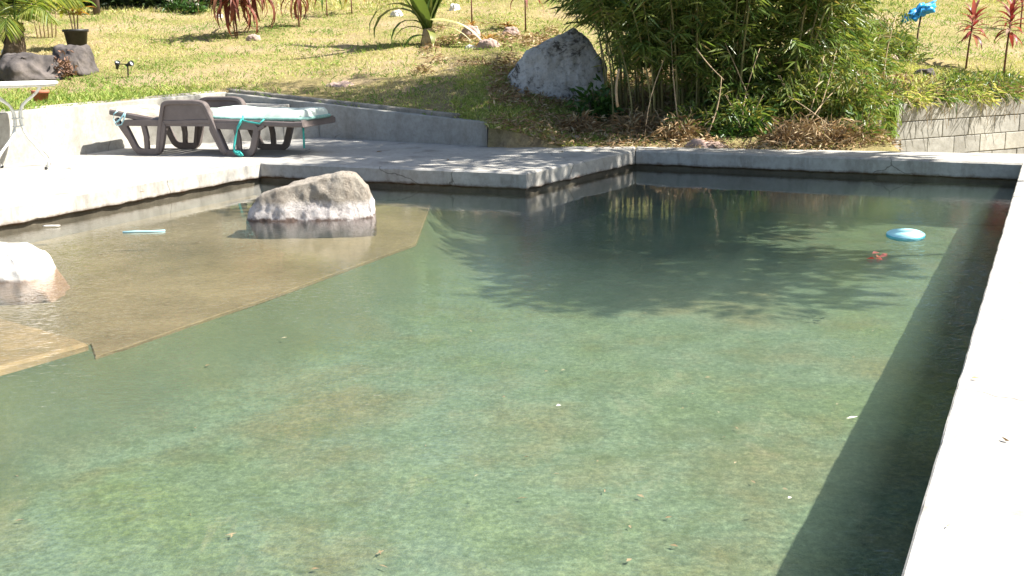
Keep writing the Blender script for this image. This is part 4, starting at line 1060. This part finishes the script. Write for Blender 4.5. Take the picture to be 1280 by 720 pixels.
# two tall thin stems behind, left of the croton
g = T_at(55, 48); o = empty('thin_stemmed_shrub', g, label='bare thin brown stems between the palm and the croton', cat='shrub')
for k in range(6): tube('stem', [(0.05 * k - .1, 0.02 * k, -.03), (.07 * k - .14, .02 * k, .5), (.09 * k - .22, .03 * k, 1.3)], .012, M['cane'], o, 6, r_end=.006)
leaf_cloud('foliage', rng.normal(size=(260, 3)) * np.array([.3, .25, .2]) + np.array([0, 0, 1.35]), rng.normal(size=(260, 3)), .16, .05, M['strap_leaf'], o, None, .3, 'stuff')
# dried flower head on the boulder
g = T_at(82, 100); o = empty('dried_flower_head', g, label='dried brown flower head beside the big dark boulder', cat='plant')
tube('stem', [(0, 0, -.02), (0, 0, .1), (.01, 0, .22)], .008, M['bark'], o, 6)
leaf_cloud('petals', rng.normal(size=(150, 3)) * np.array([.06, .05, .09]) + np.array([0, 0, .16]), rng.normal(size=(150, 3)) + np.array([0, 0, .3]), .07, .028, M['dry_brown'], o, None, .1, 'stuff')
# terracotta pot
pp = at(51, 121, 11.2); gz = terrain(pp.x, pp.y); 
o = empty('terracotta_pot', (pp.x, pp.y, gz - .01), label='small terracotta pot standing behind the white wall under the table top', cat='pot')
lathe('pot_body', [(0, 0), (.055, 0), (.078, .12), (.088, .12), (.09, .155), (.076, .155), (.07, .11), (0, .1)], M['terracotta'], o, 28)
lathe('pot_soil', [(0, .115), (.071, .115)], M['soil'], o, 20)
# garden spot light on a stake, two heads
g = T_at(160, 97); o = empty('garden_spotlight', g, label='small black twin-head garden spotlight on a stake in the grass', cat='spotlight')
s = g.y / F_PX
tube('stake', [(0, 0, -.05), (.01, 0, .12), (.01, 0, .17)], .009, M['black_plastic'], o, 8)
tube('crossbar', [(-.10, 0, .175), (0, 0, .17), (.06, 0, .175)], .006, M['black_plastic'], o, 6)
for (x, rx, nm) in ((-.12, 0.3, 0), (.045, 1.25, 1)):
    hd = lathe('lamp_head', [(0, -.07), (.016, -.07), (.02, -.03), (.032, 0), (.036, .035), (.03, .035), (.026, .01), (0, .008)], M['black_plastic'], o, 18, loc=(x, 0, .175))
    hd.rotation_euler = (0.4, rx, 0)
    ln = lathe('lens', [(0, .018), (.027, .018)], M['lens'], hd, 16)
# blue plastic on a stick
g = T_at(1146, 66); o = empty('blue_cover', g, label='crumpled bright blue plastic hung on a short green stake on the right lawn', cat='plastic cover')
s = g.y / F_PX
tube('stake', [(-.02, 0, -.03), (.0, 0, .3), (.03, 0, 48 * s)], .012, M['shrub_leaf'] if False else M['bark'], o, 6)
bm = bmesh.new()
bmesh.ops.create_icosphere(bm, subdivisions=4, radius=1)
for v in bm.verts:
    q = v.co.copy(); n_ = mn.fractal(q * 1.7 + Vector((4, 0, 0)), .8, 2.2, 4)
    v.co = Vector((q.x * 15 * s, q.y * 7 * s, q.z * (6 + 4 * q.x * q.x) * s + 3 * s * q.x)) * (1 + .75 * n_) + Vector((0, 0, (-5 * s) if q.x < 0 else 0))
f = from_bm('plastic_sheet', bm, M['blue'], o, smooth=True); f.location = (-.02, 0, 50 * s)
# undergrowth above the block wall
for i, (px, py, wpx, hpx, mt, lb) in enumerate([(1105, 124, 50, 30, 'bamboo_leaf', 'yellow-green undergrowth spilling over the block wall pillar'), (1150, 119, 64, 26, 'grass', 'yellowish low plants on the left half of the block wall'), (1200, 116, 56, 28, 'bamboo_leaf', 'dark low plant below the left red cordyline'),
                                          (1256, 113, 60, 28, 'bamboo_leaf', 'dark low plant below the red cordyline at the right edge'), (1130, 80, 60, 40, 'bamboo_leaf', 'leafy green plant in front of the blue plastic'), (1085, 60, 50, 50, 'bamboo_leaf', 'bright leafy bush at the right side of the bamboo clump')]):
    g = T_at(px, py, 10.6); s = g.y / F_PX
    leaf_shrub('undergrowth', g + Vector((0, .12, 0)), wpx * s * .6, .22, hpx * s, 650, .10, .018, M[mt], lb, 'plant', 120 + i, up=.6)
for i, (t, rx, h, n_, mt, lb) in enumerate([(.15, .2, .22, 380, 'bamboo_leaf', 'narrow-leaved tuft on the left end of the block wall'), (.55, .26, .2, 420, 'grass', 'straw-coloured tuft hanging over the block wall, just right of the pillar'),
                                         (1.0, .28, .22, 420, 'bamboo_leaf', 'green tuft on the block wall below the left red cordyline'), (1.45, .26, .24, 420, 'grass', 'dry tuft on the block wall between the two red cordylines'), (1.9, .3, .26, 480, 'bamboo_leaf', 'green tuft on the block wall at the right edge')]):
    p = BW0 + BWd * t + Vector((-BWd.y, BWd.x)) * .10
    o = leaf_shrub('wall_top_plant', Vector((p.x, p.y, .27)), rx, .16, h, n_, .11, .014, M[mt], lb, 'plant', 400 + i, up=.5, droop=.6)
    for k in range(6):       # runners added over the wall edge to cast shadows on its face
        q = random.uniform(-.22, .22); dd_ = Vector((BWd.x * q, BWd.y * q, 0)); f_ = Vector((BWd.y, -BWd.x, 0))
        tube('runner', [dd_ + Vector((0, 0, .03)), dd_ + f_ * .14 + Vector((0, 0, .07)), dd_ + f_ * .20 + Vector((.03, 0, -.03)), dd_ + f_ * .17 + Vector((.04 * k - .1, 0, -.12 - .03 * k))], .004, M['cane'], o, 5, r_end=.002)
# moss hanging on the pillar
o = empty('hanging_moss', (0, 0, 0), label='green moss hanging from the dark pillar of the block wall', cat='plant')
pb = at(1114, 130, 10.98)
leaf_cloud('strands', np.stack([rng.normal(0, .035, 500) + pb.x, rng.normal(0, .02, 500) + pb.y - .03, pb.z - rng.random(500) ** 1.3 * .3], 1), rng.normal(size=(500, 3)) * .4 + np.array([0, -.1, -1]), .07, .012, M['grass'], o, np.full(500, .85), .3, 'stuff')

# ------------------------------------------------------------------ floating disc, bits on water and coping
dc = P(1132, 294, WZ); s = dc.y / F_PX
o = empty('flying_disc', (dc.x, dc.y, WZ + .002), label='pale aqua flying disc floating on the water near the right corner', cat='flying disc')
R_ = 23.5 * s
lathe('disc', [(0, .018), (R_ * .6, .018), (R_ * .9, .014), (R_ * .985, .008)], M['disc'], o, 40)
lathe('rim', [(R_ * .985, .008), (R_, 0.0), (R_ * .99, -.012), (R_ * .96, -.012), (R_ * .94, .004)], M['disc_rim'], o, 40)
o.rotation_euler = (math.radians(5), math.radians(-1.5), 0)
p = P(1096, 319, WZ + .003)
o = leaf_cloud('reddish_bits', rng.normal(size=(6, 3)) * np.array([.02, .05, .002]), np.array([[1, .3, .04], [-.5, 1, .05], [.2, -1, .03], [1, 1, .1], [-1, 0, .05], [.4, -.3, .1]]), .05, .03, M['red_leaf'], None, np.array([.8, .6, .9, .7, .5, .8]), 0.0, None, True)  # cluster of small red blades at the water surface
o.location = p; tag(o, 'little reddish bits on the water left of the flying disc', 'petals')
# small yellow and brown leaves afloat and on the ledge
fl_pts = [(695, 507, 'pale speck-like petal floating in the middle of the pool'), (1058, 523, 'thin pale twig leaf floating at the edge of the dark shadow'), (985, 623, 'small cream petal floating near the lower right'), (918, 579, 'tiny yellow leaf floating left of the cream petal'), (120, 320, 'narrow cream leaf floating beside the white dome rock')]
for i, (px, py, lb) in enumerate(fl_pts):
    p = P(px, py, WZ + .003); s = p.y / F_PX
    o = leaf_cloud('floating_leaf', np.zeros((1, 3)), np.array([[1, .3 * i, .04]]), (7 if i in (0, 2, 3) else 18) * s, (5 if i in (0, 2, 3) else 4) * s, M['white_stone'] if i != 3 else M['litter'], None, np.array([.9]), 0.0, None, True)
    o.location = p; tag(o, lb, 'leaf')
g3 = np.random.default_rng(33); sl_ = []
while len(sl_) < 70:
    px, py = g3.uniform(0, 1200), g3.uniform(300, 760) ; q = P(px, py, FLOOR)
    if px > 1150 - (py - 300) * .3: continue
    on_shelf = py < 462 - .3 * px
    q = P(px, py, SHELF if on_shelf else FLOOR); sl_.append((q.x, q.y, (SHELF if on_shelf else FLOOR) + .012 + (.06 if not on_shelf and py < 560 - .3 * px else 0)))
o = leaf_cloud('sunken_leaves', np.array(sl_), np.stack([g3.normal(size=70), g3.normal(size=70), g3.normal(0, .08, 70)], 1), g3.uniform(.012, .045, 70), g3.uniform(.006, .014, 70), M['litter'], None, None, 0.0, 'stuff', True)
o['label'] = 'small brown leaves lying sunken on the pool floor and ledge'
p = P(61, 279, -0.115)
bm = bmesh.new(); tube_bm(bm, [(-.055, 0, 0), (-.03, 0, .004), (0, 0, .005), (.03, 0, .003), (.055, 0, 0)], .02, 8); bmesh.ops.scale(bm, vec=(1, .8, .35), verts=bm.verts)
o = from_bm('white_debris', bm, M['white_stone'], None, smooth=True); o.location = P(61, 279, 0) + (P(61, 279, -.14) - P(61, 279, 0)) * 1.0 + Vector((.02, -.01, 0)); tag(o, 'small flat white scrap floating against the left coping', 'scrap'); o.location.z = WZ + .006
p = P(178, 290, WZ + .004)
o = tube('floating_tube', [(-.13, 0, 0), (-.04, .02, 0), (.05, .01, 0), (.14, .03, 0)], .008, M['paleblue'], None, 6); o.location = p; tag(o, 'pale blue strap floating on the water left of the wedge boulder', 'strap')
for i, (px, py, L_, mt, lb) in enumerate([(1213, 473, .03, 'litter', 'small brown leaf on the sunlit right coping, upper one'), (1262, 551, .025, 'litter', 'tiny dried leaf on the right coping near its outer side'), (1188, 655, .02, 'litter', 'tiny dark speck of leaf on the right coping near the lower edge'),
                                          (470, 190, .07, 'litter', 'curled dry leaf on the platform right of the lounger'), (560, 200, .06, 'litter', 'dry leaf on the front part of the platform'), (705, 190, .06, 'litter', 'dry leaf on the platform near its inner corner'), (175, 240, .05, 'litter', 'brown leaf on the left coping edge')]):
    p = P(px, py, .006); g2 = np.random.default_rng(i)
    o = leaf_cloud('fallen_leaf', np.zeros((1, 3)), np.array([[math.cos(i * 2), math.sin(i * 2), .1]]), L_, L_ * .4, M[mt], None, np.array([.4 * (i % 3)]), 0.0, None, True)
    o.location = p; tag(o, lb, 'leaf')

# ------------------------------------------------------------------ trees around the garden (above the frame; they shade and mirror in the pool)
def tree(name, x, y, H, cr, cz, ch, n, leafL, material, label, seed, trunk_r=.12, z0=None, lean=(0, 0), nclump=26, group=None, cover=1.0):
    g = np.random.default_rng(seed); z = terrain(x, y) if z0 is None else z0
    o = empty(name, (x, y, z), label=label, cat='tree', group=group)
    tp = Vector((lean[0], lean[1], cz))
    tube('trunk', [(0, 0, -.1), (lean[0] * .2, lean[1] * .2, cz * .4), (lean[0] * .6, lean[1] * .6, cz * .75), tp], trunk_r, M['bark'], o, 10, r_end=trunk_r * .45)
    cc = unit(g.normal(size=(nclump, 3))) * (g.random((nclump, 1)) ** .4) * np.array([cr, cr, ch]) + np.array([lean[0], lean[1], cz + ch * .25])
    for k in range(0, nclump, 3):
        c = Vector(cc[k]); q = Vector((lean[0] * .6, lean[1] * .6, cz * .75))
        tube('limb', [q, q.lerp(c, .5) + Vector((0, 0, -.1)), c], trunk_r * .35, M['bark'], o, 6, r_end=.01)
    idx = g.integers(0, nclump, n); rad = g.uniform(.22, .42, nclump) * cr
    d = unit(g.normal(size=(n, 3))) * (g.random((n, 1)) ** .45)
    Cn = cc[idx] + d * rad[idx][:, None] * np.array([1, 1, .7])
    leaf_cloud('crown', Cn, d + g.normal(size=(n, 3)) * .6, leafL * g.uniform(.6, 1.3, n), leafL * .42, material, o, np.clip(g.random(n) * .6 + .4 * g.random(nclump)[idx], 0, 1), .2, 'stuff')
    return o
tree('garden_tree', 6.1, 9.9, 4.2, 1.45, 3.2, .7, 4800, .17, M['tree_leaf'], 'leafy tree right of the far coping whose canopy dapples the far end of the pool', 1, .09, lean=(-1.95, -1.6), nclump=24)
tree('garden_tree', 6.6, 7.2, 4.2, 1.3, 3.3, .6, 4200, .17, M['tree_leaf'], 'leafy tree right of the pool nearer the camera, dappling the middle of the pool', 3, .045, z0=-.05, lean=(-2.2, -.5), nclump=22)
tree('garden_tree', 2.5, 11.7, 4.4, 1.5, 3.3, .7, 5600, .17, M['tree_leaf'], 'added unseen tree in the bamboo clump, placed to shade the concrete platform', 2, .05, lean=(-.1, -2.3), nclump=22)  # added tree, crown out of frame, placed to shade the platform
for i, (x, y, cr, cz, ch, n, lb) in enumerate([
    (-13, 25, 3.6, 4.6, 3.6, 6000, 'broad tree beyond the hedge, farthest left'),
    (-8.2, 28, 3.8, 5.5, 5.2, 6500, 'tall tree beyond the hedge at the left of the lawn'),
    (-3.0, 30, 3.6, 5.2, 4.8, 6500, 'tall tree behind the rust coloured cordylines'),
    (1.8, 28, 3.8, 6.0, 5.4, 6500, 'tall tree at the top of the slope behind the strap-leaved plant'),
    (6.6, 27, 3.8, 5.5, 5.2, 6500, 'tall tree at the top of the slope behind the bamboo'),
    (9.6, 22.5, 3.2, 4.6, 3.8, 6000, 'leafy tree behind the blue plastic on the right lawn'),
    (14.0, 23, 3.6, 5.0, 4.4, 6000, 'broad tree at the far right behind the red cordylines'),
    (17.5, 16, 2.8, 3.4, 2.8, 6000, 'tree far right of the block wall'),
    (-14, 17, 3.4, 4.0, 3.4, 7000, 'broad tree left of the lawn outside the wall')]):
    tree('garden_tree', x, y, 9, cr, cz, ch, n, .42, M['palm_leaf' if i % 2 else 'tree_leaf'], lb, 30 + i, .2, nclump=24)
for i, (x, y, rx, h, mt, lb) in enumerate([
    (-9.5, 23, 2.2, 3.0, 'tree_leaf', 'wide bush beyond the dark hedge, farthest left'), (-6.0, 25, 2.0, 2.8, 'palm_leaf', 'light yellow-green bush behind the dark hedge'),
    (-2.4, 26, 2.2, 3.2, 'tree_leaf', 'wide bush behind the rust coloured plants'), (1.2, 25, 2.0, 2.6, 'palm_leaf', 'light green bush up the slope behind the strap-leaved plant'),
    (4.8, 25.5, 2.2, 3.0, 'tree_leaf', 'wide bush up the slope behind the bamboo'), (8.4, 24.5, 2.2, 2.8, 'palm_leaf', 'light green bush behind the blue plastic'), (11.6, 23, 2.2, 3.0, 'tree_leaf', 'wide bush at the far right behind the lawn')]):
    leaf_shrub('garden_bush', ground(x, y), rx, 1.2, h, 4200, .3, .11, M[mt], lb, 'shrub', 300 + i)
tree('flowering_tree', -7.6, 20.0, 5, 1.2, 2.2, 1.1, 3600, .30, M['red_leaf'], 'small reddish-leaved tree left of the orange and yellow one', 78, .07, nclump=12)
tree('flowering_tree', -4.9, 21.5, 5, 1.6, 2.3, 1.3, 5200, .30, M['yellow_leaf'], 'small tree with orange and yellow leaves behind the lawn plants', 77, .08, nclump=14)
